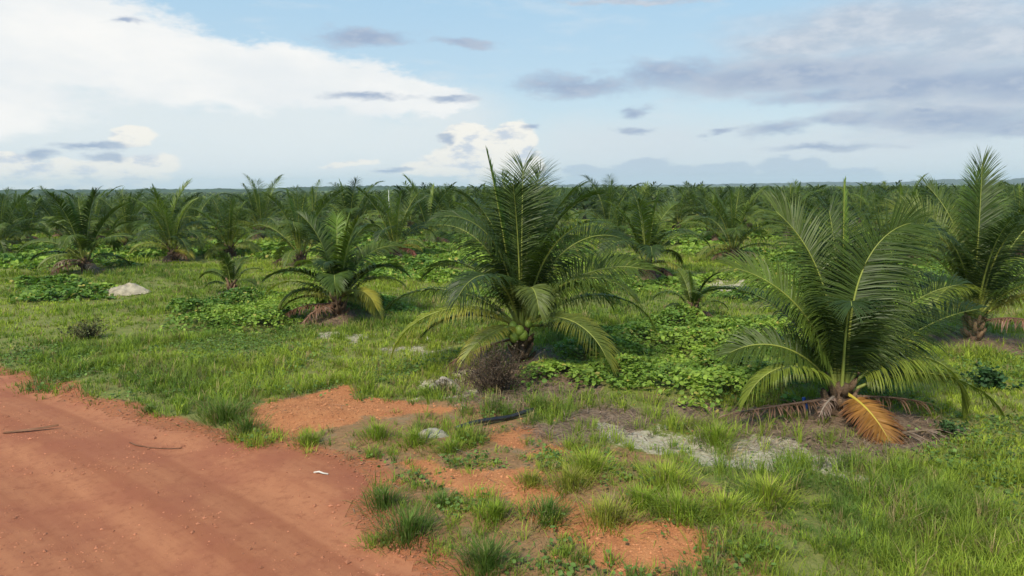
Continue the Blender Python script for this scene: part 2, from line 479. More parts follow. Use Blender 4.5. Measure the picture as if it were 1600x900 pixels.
def masks(x, y):
    """road, orange soil, sand, litter, creeper: 0..1 each"""
    w = (fbm(x / 0.9, y / 0.9, 31, 4) - 0.5)
    w2 = (fbm(x / 0.35, y / 0.35, 37, 3) - 0.5)
    road = smooth(-(sdf(ROAD, x, y) + w * 0.7 + w2 * 0.3), -0.1, 0.15)
    orange = smooth(-(min_sdf(ORANGE, x, y) + w * 1.5 + w2 * 0.5), -0.25, 0.3)
    sand = smooth(-(min_sdf(SAND, x, y) - .18 + w * 1.6 + w2 * 1.2), -0.5, 0.6)
    lit = -(min_sdf(LITTER, x, y) + w * 1.3)
    for px, py, hh in PALM_SPOTS.values():
        lit = np.maximum(lit, (1.25 if hh > 3 else 0.6) - np.hypot(x - px, y - py) - w * 1.5)
    lit = smooth(lit, -0.3, 0.4)
    cr = -(min_sdf(CREEP, x, y) + w * 1.2)
    r = np.hypot(x, y)
    big = fbm(x / 7.0, y / 6.0, 51, 3)
    mid = (big - 0.5) * 12 + 0.2
    mid = np.minimum(mid, (y - 27 - 2.5 * np.sin(x * .35)) * .6)
    for px, py, hh in PALM_SPOTS.values():
        mid = np.minimum(mid, np.hypot(x - px, y - py) - 1.2)
    mid = np.minimum(mid, min_sdf(SAND, x, y) - 0.3)
    cr = np.maximum(cr, np.minimum(mid, 2.0 - 8 * smooth(r, 60, 90)))
    cr = smooth(cr, -0.5, 0.6)
    return road, orange, sand, lit, cr


# ------------------------------------------------------------------ ground and road
def axis_pts(lo, hi, step, far, grow=1.13):
    a = list(np.arange(lo, hi + 1e-6, step))
    s = step; p = hi
    while p < far:
        s *= grow; p += s; a.append(p)
    s = step; p = lo; b = []
    while p > -far:
        s *= grow; p -= s; b.append(p)
    return np.array(b[::-1] + a)


def ground_material():
    m = bpy.data.materials.new('soil and turf')
    m.use_nodes = True
    t = NT(m.node_tree)
    at = t.n('ShaderNodeAttribute', attribute_name='soil')
    sp = t.n('ShaderNodeSeparateColor', {0: at.outputs['Color']})
    fa = t.n('ShaderNodeAttribute', attribute_name='zone')
    fz = t.n('ShaderNodeSeparateColor', {0: fa.outputs['Color']})
    pos = t.n('ShaderNodeNewGeometry').outputs['Position']
    n1 = t.noise(pos, 2.2, 6, 0.62)
    n2 = t.noise(pos, 14.0, 5, 0.65)
    n3 = t.noise(pos, 60.0, 3, 0.6)
    nf = t.noise(t.vec('MULTIPLY', pos, (1, 0.5, 1)), 0.06, 7, 0.65)
    jit = t.math('MULTIPLY_ADD', n2, 0.9, -0.45)

    def m_(s):
        return t.step(t.math('ADD', s, jit), 0.35, 0.65)
    turf = t.mix(t.step(n1, 0.35, 0.65), (0.15, 0.175, 0.042), (0.21, 0.215, 0.058))
    turf = t.mix(t.step(n2, 0.55, 0.75, 0, 0.55), turf, (0.17, 0.115, 0.06))
    turf = t.mix(t.step(n3, 0.45, 0.7, 0, 0.75), turf, (0.27, 0.24, 0.085))
    turf = t.mix(t.step(n3, 0.42, 0.28, 0, 0.7), turf, (0.06, 0.075, 0.02))
    fargreen = t.mix(t.step(nf, 0.38, 0.62), (0.07, 0.11, 0.025), (0.14, 0.18, 0.04))
    turf = t.mix(fz.outputs[0], turf, fargreen)
    lit = t.mix(t.step(n2, 0.3, 0.7), (0.15, 0.095, 0.06), (0.26, 0.19, 0.125))
    c = t.mix(m_(sp.outputs[2]), turf, lit)
    org = t.mix(t.step(n1, 0.3, 0.7), (0.42, 0.165, 0.065), (0.55, 0.24, 0.095))
    org = t.mix(t.step(n3, 0.35, 0.7, 0.0, 0.5), org, (0.30, 0.10, 0.045))
    bar = t.mix(t.step(n2, 0.3, 0.7), (0.22, 0.115, 0.06), (0.36, 0.18, 0.09))
    bar = t.mix(t.step(n1, 0.5, 0.7, 0, 0.6), bar, (0.27, 0.20, 0.13))
    c = t.mix(t.math('MULTIPLY', m_(fz.outputs[2]), 0.85), c, bar)
    c = t.mix(m_(sp.outputs[0]), c, org)
    snd = t.mix(t.step(n2, 0.3, 0.7), (0.38, 0.31, 0.21), (0.66, 0.58, 0.44))
    c = t.mix(t.math('MULTIPLY', m_(t.math('MULTIPLY_ADD', n1, 0.9, t.math('ADD', sp.outputs[1], -0.5))), 0.8), c, snd)
    rd = t.mix(t.step(n1, 0.3, 0.7), (0.34, 0.115, 0.05), (0.42, 0.155, 0.068))
    rd = t.mix(t.step(n2, 0.4, 0.7), rd, (0.26, 0.125, 0.065))
    c = t.mix(m_(fz.outputs[1]), c, rd)
    hgt = t.math('ADD', t.math('MULTIPLY', n2, 0.7), t.math('MULTIPLY', n3, 0.4))
    b = t.n('ShaderNodeBump', {'Height': hgt, 'Strength': 0.8, 'Distance': 0.05})
    p = t.n('ShaderNodeBsdfPrincipled', {'Base Color': c, 'Roughness': 0.95, 'Specular IOR Level': 0.15, 'Normal': b.outputs[0]})
    t.n('ShaderNodeOutputMaterial', {0: p.outputs[0]})
    return m


def build_ground():
    xs = axis_pts(-16, 17, 0.16, 9000)
    ys = axis_pts(5.0, 32, 0.14, 9000)
    X, Y = np.meshgrid(xs, ys)
    x, y = X.ravel(), Y.ravel()
    z = height(x, y)
    road, orange, sand, lit, cr = masks(x, y)
    r = np.hypot(x, y)
    nx, ny = len(xs), len(ys)
    i = (np.arange(ny - 1)[:, None] * nx + np.arange(nx - 1)[None, :]).ravel()
    Q = np.stack([i, i + 1, i + nx + 1, i + nx], -1)
    w = (fbm(x / 1.1, y / 1.1, 33, 4) - .5) * 1.6
    bare = smooth(-(sdf(BARE, x, y) + w), -.5, .6)
    zone = np.stack([smooth(r, 45, 110), smooth(-sdf(ROAD, x, y) + w * .35, -0.75, 0.0), bare], -1)
    me = mesh_np('ground', np.stack([x, y, z], -1), Q, None, None, [ground_material()], True,
                 {'soil': np.stack([orange, sand, np.clip(lit, 0, 1)], -1), 'zone': zone})
    o = obj('ground', me)
    tag(o, 'open ground of turf with bare orange soil and pale sand patches', kind='structure')


def road_material():
    m = bpy.data.materials.new('red laterite road')
    m.use_nodes = True
    t = NT(m.node_tree)
    e = t.n('ShaderNodeAttribute', attribute_name='edge').outputs['Fac']
    pos = t.n('ShaderNodeNewGeometry').outputs['Position']
    n1 = t.noise(pos, 0.55, 7, 0.62)
    n2 = t.noise(pos, 7.0, 8, 0.72)
    n3 = t.noise(pos, 90.0, 4, 0.7)
    al = t.noise(t.n('ShaderNodeCombineXYZ', {0: t.math('MULTIPLY_ADD', n1, 0.25, t.math('MULTIPLY', e, 1.5)), 1: t.math('MULTIPLY', n1, 0.3), 2: 0.0}).outputs[0], 1.0, 5, 0.6)
    c = t.mix(t.step(al, 0.36, 0.64), (0.35, 0.128, 0.068), (0.47, 0.195, 0.105))
    c = t.mix(t.step(n1, 0.42, 0.62, 0, 0.75), c, (0.33, 0.112, 0.066))
    c = t.mix(t.step(n2, 0.47, 0.7, 0, 0.6), c, (0.27, 0.09, 0.05))
    c = t.mix(t.step(n3, 0.6, 0.8, 0, 0.5), c, (0.56, 0.26, 0.14))
    c = t.mix(t.step(n3, 0.4, 0.25, 0, 0.45), c, (0.24, 0.08, 0.045))
    h = t.math('ADD', t.math('MULTIPLY', n2, 0.6), t.math('MULTIPLY', n3, 0.5))
    b = t.n('ShaderNodeBump', {'Height': h, 'Strength': 0.6, 'Distance': 0.025})
    c = t.mix(1.0, c, (0.93, 0.90, 0.78), 'MULTIPLY')
    p = t.n('ShaderNodeBsdfPrincipled', {'Base Color': c, 'Roughness': 0.92, 'Specular IOR Level': 0.2, 'Normal': b.outputs[0]})
    t.n('ShaderNodeOutputMaterial', {0: p.outputs[0]})
    return m


def build_road():
    xs = np.arange(-32, 2.01, 0.11); ys = np.arange(-8, 30.6, 0.11)
    X, Y = np.meshgrid(xs, ys); x, y = X.ravel(), Y.ravel()
    d = sdf(ROAD, x, y) + (fbm(x / 0.8, y / 0.8, 41, 4) - 0.5) * 0.5
    z = height(x, y) + 0.012 * smooth(-d, 0.0, 0.3) + 0.004
    nx = len(xs)
    i = (np.arange(len(ys) - 1)[:, None] * nx + np.arange(nx - 1)[None, :]).ravel()
    Q = np.stack([i, i + 1, i + nx + 1, i + nx], -1)
    Q = Q[(d[Q] < 0).all(1)]
    used = np.unique(Q); mp = np.full(len(x), -1); mp[used] = np.arange(len(used))
    me = mesh_np('road', np.stack([x, y, z], -1)[used], mp[Q], None, None, [road_material()], True, {'edge': (.63 * x + .78 * y + .012 * (x + 6) ** 2)[used]})
    tag(obj('road', me), 'red laterite dirt road curving through the lower left corner', kind='structure')


build_ground()
build_road()

# ------------------------------------------------------------------ far hills
def hill_material(c0, c1):
    m = bpy.data.materials.new('wooded hill')
    m.use_nodes = True
    t = NT(m.node_tree)
    pos = t.n('ShaderNodeNewGeometry').outputs['Position']
    n = t.noise(t.vec('MULTIPLY', pos, (1, 1, 3)), 0.012, 8, 0.7)
    c = t.mix(t.step(n, 0.35, 0.65), c0, c1)
    p = t.n('ShaderNodeBsdfPrincipled', {'Base Color': c, 'Roughness': 1.0, 'Specular IOR Level': 0.0})
    t.n('ShaderNodeOutputMaterial', {0: p.outputs[0]})
    return m


def ridge(name, label, dist, depth, prof, amp, seed, mat, foot=-6.0):
    a0, a1 = prof[0][0], prof[-1][0]
    n = 700
    a = np.linspace(a0, a1, n)
    top = CAM_H + dist * np.tan(np.interp(a, [p[0] for p in prof], [p[1] for p in prof]))
    rows = [(0.0, 0.0), (0.25, 0.45), (0.5, 0.8), (0.75, 0.97), (1.0, 1.0), (1.3, 0.8), (1.8, 0.0)]
    V = []
    for k, (dd, hh) in enumerate(rows):
        rr = dist - depth + depth * dd
        x = rr * np.sin(a); y = rr * np.cos(a)
        z = foot + (top - foot) * hh + (fbm(a * 220, np.full(n, k * 1.7), seed, 4) - 0.45) * amp * (0.3 + hh)
        V.append(np.stack([x, y, z], -1))
    V = np.concatenate(V)
    i = (np.arange(len(rows) - 1)[:, None] * n + np.arange(n - 1)[None, :]).ravel()
    Q = np.stack([i, i + 1, i + n + 1, i + n], -1)
    tag(obj(name, mesh_np(name, V, Q, None, None, [mat], True)), label, kind='structure')


H1 = hill_material((0.02, 0.042, 0.018), (0.045, 0.08, 0.028))
H2 = hill_material((0.02, 0.035, 0.02), (0.035, 0.055, 0.025))
ridge('hills', 'low wooded ridge along the left horizon', 2300, 420,
      [(-1.1, 0.002), (-0.66, -0.0012), (-0.568, -0.0014), (-0.4946, -0.002), (-0.473, -0.0008), (-0.4223, -0.0024), (-0.392, -0.0012), (-0.361, -0.0028), (-0.32, -0.001), (-0.263, 0.0005), (-0.177, 0.0012), (-0.089, 0.0006), (-0.03, -0.0012), (0.06, -0.003)], 6.5, 5, H1, -12)
ridge('hills', 'far blue hills along the right horizon', 5200, 900,
      [(-0.1, -0.001), (0.055, 0.0014), (0.09, 0.002), (0.179, 0.0006), (0.25, 0.001), (0.346, 0.002), (0.423, 0.0034), (0.47, 0.002), (0.4955, 0.0022), (0.533, 0.0046), (0.556, 0.0058), (0.588, 0.0036), (0.612, 0.0044), (0.624, 0.0066), (0.75, 0.009), (1.1, 0.004)], 9.0, 8, H2, -12)

# ------------------------------------------------------------------ palms
GREEN = (0.076, 0.116, 0.018)
DEEP = (0.045, 0.076, 0.015)
LIGHT = (0.18, 0.225, 0.03)
YOUNG = (0.13, 0.21, 0.032)
YELLOW = (0.33, 0.30, 0.045)
YELGRN = (0.17, 0.20, 0.035)
ORANGEF = (0.50, 0.20, 0.035)
BROWN = (0.17, 0.10, 0.062)
GREYB = (0.23, 0.18, 0.135)
RIB = (0.26, 0.29, 0.055)


NL, LLS, PADD = 1.75, 1.2, 0.35


def frond_geo(rng, az, e0, e1, L=3.6, p=1.3, roll=0.0, bend=0.0, n=70, ll=0.72, droop=0.5, tint=GREEN, tip=None, K=3,
              petiole=0.16, dih=22.0, base=(0, 0, 0.5), w=0.025, ragged=0.1, rib=RIB, rr=0.032, fold=1.0, sag=0.0, off=0.1, ribsides=5):
    """leaflets (V,Q,T,tint) and midrib tube of one frond"""
    S_ = 26
    s = np.linspace(0, 1, S_)
    n = int(n * NL); ll = ll * LLS
    e = np.radians(e0 + (e1 - e0) * s ** (p + PADD)); a = np.radians(az + bend * s ** 1.3)
    T = np.stack([np.cos(e) * np.cos(a), np.cos(e) * np.sin(a), np.sin(e)], -1)
    P = np.vstack([[0, 0, 0], np.cumsum((T[1:] + T[:-1]) / 2 * L / (S_ - 1), axis=0)]) + np.asarray(base) + np.array([math.cos(R(az)), math.sin(R(az)), 0]) * off
    sd_ = np.stack([-np.sin(a), np.cos(a), 0 * a], -1)
    nn = np.cross(T, sd_)
    rl = R(roll)
    sd_ = sd_ * math.cos(rl) + nn * math.sin(rl)
    nn = np.cross(T, sd_)
    u = (np.arange(n) + 0.5) / n
    u = np.concatenate([u, u]) + rng.uniform(-.3, .3, 2 * n) / n
    u = np.clip(u, 0, 1)
    side = np.repeat([1.0, -1.0], n)
    keep = rng.random(2 * n) > 0.03 + .3 * ragged
    u = u[keep]; side = side[keep]
    N_ = len(u)
    si = petiole + (1 - petiole) * u
    ip = lambda A: np.stack([np.interp(si, s, A[:, k]) for k in range(3)], -1)
    p0, t0, s0, n0 = ip(P), ip(T), ip(sd_), ip(nn)
    prof = np.interp(u, [0, .1, .35, .7, .9, 1], [.5, .85, 1, .95, .8, .6])
    ln = ll * prof * rng.uniform(.92 - .4 * ragged, 1.06, N_)
    al = np.radians(np.interp(u, [0, .3, .8, 1], [86, 72, 52, 20]) * fold + rng.normal(0, 2.2 + 18 * ragged, N_))
    dh = np.radians(dih * np.interp(u, [0, 1], [1.2, .6]) + rng.normal(0, 3 + 6 * ragged, N_))
    d0 = t0 * np.cos(al)[:, None] + s0 * (side * np.sin(al) * np.cos(dh))[:, None] + n0 * (np.sin(al) * np.sin(dh))[:, None]
    wv = t0 - d0 * np.sum(t0 * d0, 1)[:, None]
    wv /= np.linalg.norm(wv, axis=1)[:, None] + 1e-9
    nl = np.cross(d0, wv)
    tau = rng.normal(0, 0.16 + .4 * ragged, N_) + 0.35 * side
    wv = wv * np.cos(tau)[:, None] + nl * np.sin(tau)[:, None]
    dr = (droop + .25) * rng.uniform(.85 - .5 * ragged, 1.15 + .6 * ragged, N_)
    ww = w * (0.55 + 0.45 * prof)
    wk = {2: [.7, .9], 3: [.65, 1.0, .7], 1: [1.0]}[K]
    q = p0.copy(); rows = []
    for k in range(K):
        rows.append(q - wv * (ww * wk[k] / 2)[:, None]); rows.append(q + wv * (ww * wk[k] / 2)[:, None])
        dk = d0 + np.array([0, 0, -1.0]) * (dr * ((k + 0.6) / K) ** 1.4)[:, None]
        dk /= np.linalg.norm(dk, axis=1)[:, None]
        q = q + dk * (ln / K)[:, None]
    rows.append(q)
    V = np.stack(rows, 1)
    m = 2 * K + 1
    b = np.arange(N_)[:, None] * m
    Q = [b + np.array([[2 * k, 2 * k + 1, 2 * k + 3, 2 * k + 2]]) for k in range(K - 1)]
    Q = np.stack(Q, 1).reshape(-1, 4) if Q else np.zeros((0, 4), int)
    Tr = (b + np.array([[2 * K - 2, 2 * K - 1, 2 * K]])).reshape(-1, 3)
    c = np.array(tint)[None, :] * rng.uniform(.85 - .25 * ragged, 1.17 + .3 * ragged, N_)[:, None]
    cc = np.repeat(c[:, None, :], m, 1)
    if tip is not None:
        f = rng.uniform(.45, 1.0, N_)[:, None]
        cc[:, -1] = cc[:, -1] * (1 - f) + np.array(tip) * f
        if K > 2:
            for q_ in (-2, -3):
                k_ = .85 if q_ == -2 else .6
                cc[:, q_] = cc[:, q_] * (1 - f * k_) + np.array(tip) * f * k_
    rad = rr * np.interp(s, [0, .08, .3, 1], [1.6, 1.15, .8, .15])
    return (V.reshape(-1, 3), Q, Tr, cc.reshape(-1, 3)), (P, rad, np.array(rib), ribsides)


def frond_obj(rng, parent, name='frond', split=True, label=None, **kw):
    if name == 'dead_frond':
        kw.setdefault('ragged', 1.0)
    lf, rb = frond_geo(rng, **kw)
    g = Geo(); g.add(*lf)
    if not split:
        g.tube(rb[0], rb[1], 4, rb[2], False)
    o = obj(name, g.mesh(name, [M_frond]), parent)
    if split:
        h = Geo(); h.tube(rb[0], rb[1], rb[3], rb[2])
        obj('midrib', h.mesh('midrib', [M_rib], True), o)
    if label:
        o['label'] = label
    return o


def trunk_geo(rng, r0=0.26, r1=0.17, h=0.8, stubs=18):
    g = Geo()
    k = 11; sides = 14
    zz = np.linspace(-0.15, h, k)
    V = []
    for i, z in enumerate(zz):
        f = i / (k - 1)
        r = r0 + (r1 - r0) * f + 0.03 * ((i % 2) - .5)
        th = np.arange(sides) * 2 * np.pi / sides
        rr = r * (1 + rng.uniform(-.1, .1, sides))
        V.append(np.stack([rr * np.cos(th), rr * np.sin(th), z + rng.uniform(-.02, .02, sides)], -1))
    V = np.concatenate(V)
    i = np.arange(k - 1)[:, None] * sides; j = np.arange(sides)[None, :]; j2 = (j + 1) % sides
    Q = np.stack([i + j, i + j2, i + sides + j2, i + sides + j], -1).reshape(-1, 4)
    V = np.vstack([V, [[0, 0, h + .05]]])
    T = [((k - 1) * sides + a, (k - 1) * sides + (a + 1) % sides, len(V) - 1) for a in range(sides)]
    g.add(V, Q, T, np.array((0.16, 0.10, 0.06))[None, :] * rng.uniform(.7, 1.3, len(V))[:, None])
    for q in range(stubs):                       # sheaths and cut leaf bases round the stem
        a = q * 2.399; z0 = h * (q / stubs) * 0.9
        rr = r0 + (r1 - r0) * z0 / h
        d = np.array([math.cos(a), math.sin(a), 0])
        l = rng.uniform(.18, .4)
        pts = [d * (rr * .8) + (0, 0, z0), d * (rr + .06) + (0, 0, z0 + l * .5), d * (rr + .13) + (0, 0, z0 + l)]
        g.tube(pts, [.075, .055, .03], 5, np.array((0.21, 0.13, 0.07)) * rng.uniform(.6, 1.5))
    return g


def palm_root(name, key, label, group=None):
    x, y, h = PALM_SPOTS[key]
    o = bpy.data.objects.new(name, None)
    C.objects.link(o)
    o.empty_display_size = 0.3
    o.location = (x, y, hz(x, y))
    tag(o, label, 'palm tree', group)
    return o


def coconut_geo(rng, c, r):
    nu, nv = 12, 8
    V = []
    for i in range(nv + 1):
        ph = math.pi * i / nv
        for j in range(nu):
            th = 2 * math.pi * j / nu
            k = 1 + .05 * math.cos(3 * th) * math.sin(ph)
            V.append((c[0] + r * k * math.sin(ph) * math.cos(th), c[1] + r * k * math.sin(ph) * math.sin(th), c[2] + 1.18 * r * math.cos(ph)))
    Q = [(i * nu + j, (i + 1) * nu + j, (i + 1) * nu + (j + 1) % nu, i * nu + (j + 1) % nu) for i in range(nv) for j in range(nu)]
    g = Geo(); g.add(V, Q, None, np.array((0.24, 0.33, 0.05)) * rng.uniform(.85, 1.15))
    return g


# --- the big fruiting palm in the middle
rng = np.random.default_rng(11)
pA = palm_root('coconut_palm', 'A', 'large bushy coconut palm bearing a cluster of green coconuts at its base')
obj('trunk', trunk_geo(rng, .21, .15, .9, 22).mesh('trunk', [M_bark], True), pA)
bz = (0, 0, .85)
A_SPEC = [
    dict(az=165, e0=82, e1=77, L=4.2, ll=.30, fold=.42, tint=YOUNG, droop=.0, dih=40, n=60),
    dict(az=85, e0=88, e1=66, L=3.9, ll=.86, droop=.2, dih=12, tint=GREEN, n=84),
    dict(az=45, e0=81, e1=25, L=3.95, ll=.84, droop=.3, roll=-18, tint=GREEN, n=80),
    dict(az=132, e0=80, e1=22, L=3.8, ll=.84, droop=.3, roll=18, tint=DEEP, n=80),
    dict(az=205, e0=82, e1=-5, L=3.6, p=1.9, ll=.8, droop=1.1, tint=DEEP, n=86, roll=-25),
    dict(az=158, e0=76, e1=-10, L=3.6, p=1.6, ll=.78, droop=.7, tint=GREEN, n=80, roll=-35),
    dict(az=18, e0=74, e1=-20, L=3.7, p=1.3, ll=.8, droop=.8, tint=DEEP, n=84, roll=35),
    dict(az=-8, e0=56, e1=-14, L=3.4, p=1.0, ll=.72, droop=.8, tint=(.11,.155,.022), n=86, roll=40),
    dict(az=282, e0=78, e1=-68, L=2.4, p=1.2, ll=.52, droop=.9, tint=(.085, .12, .025), n=66),
    dict(az=2, e0=36, e1=-58, L=3.5, p=1.3, ll=.6, droop=2.0, tint=(.12,.165,.023), n=80),
    dict(az=176, e0=44, e1=-30, L=3.35, p=.9, ll=.62, droop=1.8, tint=DEEP, n=80),
    dict(az=191, e0=33, e1=-62, L=3.35, p=1.0, ll=.62, droop=1.7, tint=LIGHT, tip=YELLOW, n=80),
    dict(az=314, e0=30, e1=-62, L=2.9, p=1.0, ll=.62, droop=.9, tint=YELGRN, tip=YELLOW, n=62),
    dict(az=228, e0=8, e1=-42, L=1.9, p=1.0, ll=.45, droop=.9, tint=YELGRN, tip=YELLOW, n=48),
    dict(az=160, e0=18, e1=-38, L=2.5, p=1.0, ll=.6, droop=1.0, tint=DEEP, n=56),
    dict(az=340, e0=8, e1=-40, L=2.4, p=1.0, ll=.55, droop=1.0, tint=GREEN, n=56),
    dict(az=62, e0=66, e1=-20, L=3.8, p=1.3, ll=.8, droop=.7, tint=GREEN, n=70),
    dict(az=108, e0=72, e1=10, L=4.0, p=1.3, ll=.8, droop=.5, tint=GREEN, n=70),
    dict(az=140, e0=56, e1=-35, L=3.6, p=1.2, ll=.75, droop=.9, tint=DEEP, n=66),
    dict(az=40, e0=42, e1=-50, L=3.3, p=1.2, ll=.72, droop=1.0, tint=GREEN, n=66),
    dict(az=262, e0=84, e1=48, L=3.7, p=1.2, ll=.82, droop=.5, tint=DEEP, n=80),
    dict(az=318, e0=76, e1=8, L=3.5, p=1.5, ll=.78, droop=.8, tint=GREEN, n=74),
    dict(az=236, e0=70, e1=-48, L=3.1, p=1.2, ll=.74, droop=1.0, tint=DEEP, n=70),
    dict(az=65, e0=85, e1=55, L=3.9, ll=.84, droop=.25, dih=12, tint=DEEP, n=76, roll=-10),
    dict(az=110, e0=84, e1=48, L=3.85, ll=.84, droop=.3, dih=12, tint=GREEN, n=76, roll=10),
    dict(az=30, e0=80, e1=15, L=3.85, p=1.6, ll=.82, droop=.5, tint=GREEN, n=74, roll=-20),
    dict(az=340, e0=62, e1=-45, L=3.2, p=1.1, ll=.72, droop=1.0, tint=GREEN, n=70),
]
for sp in A_SPEC:
    frond_obj(rng, pA, base=bz, **sp)
frond_obj(rng, pA, 'dead_frond', label='dry brown frond sagging to the ground', az=195, e0=-8, e1=-30, L=1.7, ll=.4, droop=1.5, tint=BROWN, rib=BROWN, base=(0, 0, .55), n=40, dih=0)
for cx, cy, cz, r in [(-.36, -.40, .80, .115), (-.17, -.47, .69, .125), (-.05, -.50, .84, .115), (.03, -.46, .72, .12), (-.20, -.38, .93, .10), (.16, -.40, .98, .085)]:
    obj('coconut', coconut_geo(rng, (cx, cy, cz), r).mesh('coconut', [M_rib], True), pA)

# --- the palm on the right with the orange frond
rng = np.random.default_rng(23)
pB = palm_root('coconut_palm', 'B', 'near coconut palm with one drooping orange frond at its foot')
obj('trunk', trunk_geo(rng, .24, .15, .6, 20).mesh('trunk', [M_bark], True), pB)
bz = (0, 0, .42)
B_SPEC = [
    dict(az=95, e0=88, e1=84, L=3.95, ll=.2, fold=.4, tint=YOUNG, droop=0, dih=40, n=56),
    dict(az=8, e0=91, e1=8, L=3.65, p=2.7, ll=.86, droop=.25, roll=68, dih=8, tint=GREEN, n=100),
    dict(az=182, e0=76, e1=14, L=3.3, p=1.0, ll=.66, droop=.4, tint=(.11,.16,.022), n=84, roll=-45),
    dict(az=160, e0=86, e1=40, L=3.7, p=1.6, ll=.82, droop=.35, roll=-50, tint=GREEN, n=84),
    dict(az=92, e0=86, e1=62, L=3.5, p=1.3, ll=.84, droop=.3, tint=GREEN, n=84),
    dict(az=72, e0=82, e1=40, L=3.5, p=1.4, ll=.84, droop=.3, tint=DEEP, n=84, roll=-15),
    dict(az=118, e0=80, e1=52, L=3.5, p=1.3, ll=.8, droop=.25, roll=12, tint=GREEN, n=80),
    dict(az=248, e0=86, e1=-25, L=2.5, p=2.6, ll=.70, droop=.35, dih=10, tint=DEEP, n=74),
    dict(az=182, e0=56, e1=-30, L=2.45, p=1.1, ll=.55, droop=.5, tint=GREEN, n=74, roll=-35),
    dict(az=196, e0=50, e1=-66, L=2.35, p=1.05, ll=.46, droop=1.6, tint=(.15,.20,.026), n=66),
    dict(az=14, e0=66, e1=2, L=3.3, p=1.0, ll=.72, droop=.6, tint=DEEP, n=84, roll=35),
    dict(az=8, e0=48, e1=6, L=3.1, p=1.0, ll=.66, droop=.8, tint=DEEP, n=80, roll=30),
    dict(az=354, e0=58, e1=-88, L=2.8, p=1.0, ll=.66, droop=1.8, tint=LIGHT, n=90, roll=18),
    dict(az=347, e0=34, e1=-48, L=2.75, p=.95, ll=.52, droop=1.8, tint=(.17,.21,.028), n=78),
    dict(az=40, e0=78, e1=14, L=3.5, p=1.4, ll=.78, droop=.5, tint=GREEN, n=74),
    dict(az=85, e0=70, e1=0, L=3.7, p=1.3, ll=.75, droop=.6, tint=GREEN, n=70),
    dict(az=140, e0=64, e1=-14, L=3.3, p=1.3, ll=.74, droop=.7, tint=DEEP, n=70),
    dict(az=112, e0=40, e1=-50, L=3.0, p=1.2, ll=.66, droop=1.2, tint=GREEN, n=64),
    dict(az=55, e0=38, e1=-50, L=2.9, p=1.2, ll=.66, droop=1.2, tint=GREEN, n=64),
    dict(az=20, e0=80, e1=30, L=3.7, p=1.3, ll=.75, droop=.5, tint=GREEN, n=80, roll=55),
]
for sp in B_SPEC:
    frond_obj(rng, pB, base=bz, **sp)
frond_obj(rng, pB, label='dying orange frond hanging down to the ground', az=284, e0=-2, e1=-44, p=.6, L=1.22, ll=.48, droop=.32, dih=0, ragged=.25, tint=(.29, .145, .03), tip=(.11, .04, .025), rib=(.45, .35, .05), n=64, w=.034, base=(0, 0, .45), petiole=.22, roll=8)
frond_obj(rng, pB, 'dead_frond', label='dry brown frond lying along the ground', az=188, e0=-4, e1=-8, L=2.2, ll=.38, droop=1.0, tint=BROWN, rib=BROWN, base=(0, 0, .32), n=44, dih=-4)
frond_obj(rng, pB, 'dead_frond', label='grey withered frond hanging beside the trunk', az=214, e0=-10, e1=-75, L=.75, ll=.26, droop=2.4, tint=(.17, .13, .10), rib=GREYB, base=(0, 0, .42), n=40, dih=0)
frond_obj(rng, pB, 'dead_frond', label='dry brown frond lying along the ground', az=350, e0=4, e1=-14, L=1.5, ll=.36, droop=1.6, tint=BROWN, rib=BROWN, base=(0, 0, .35), n=40, dih=0)

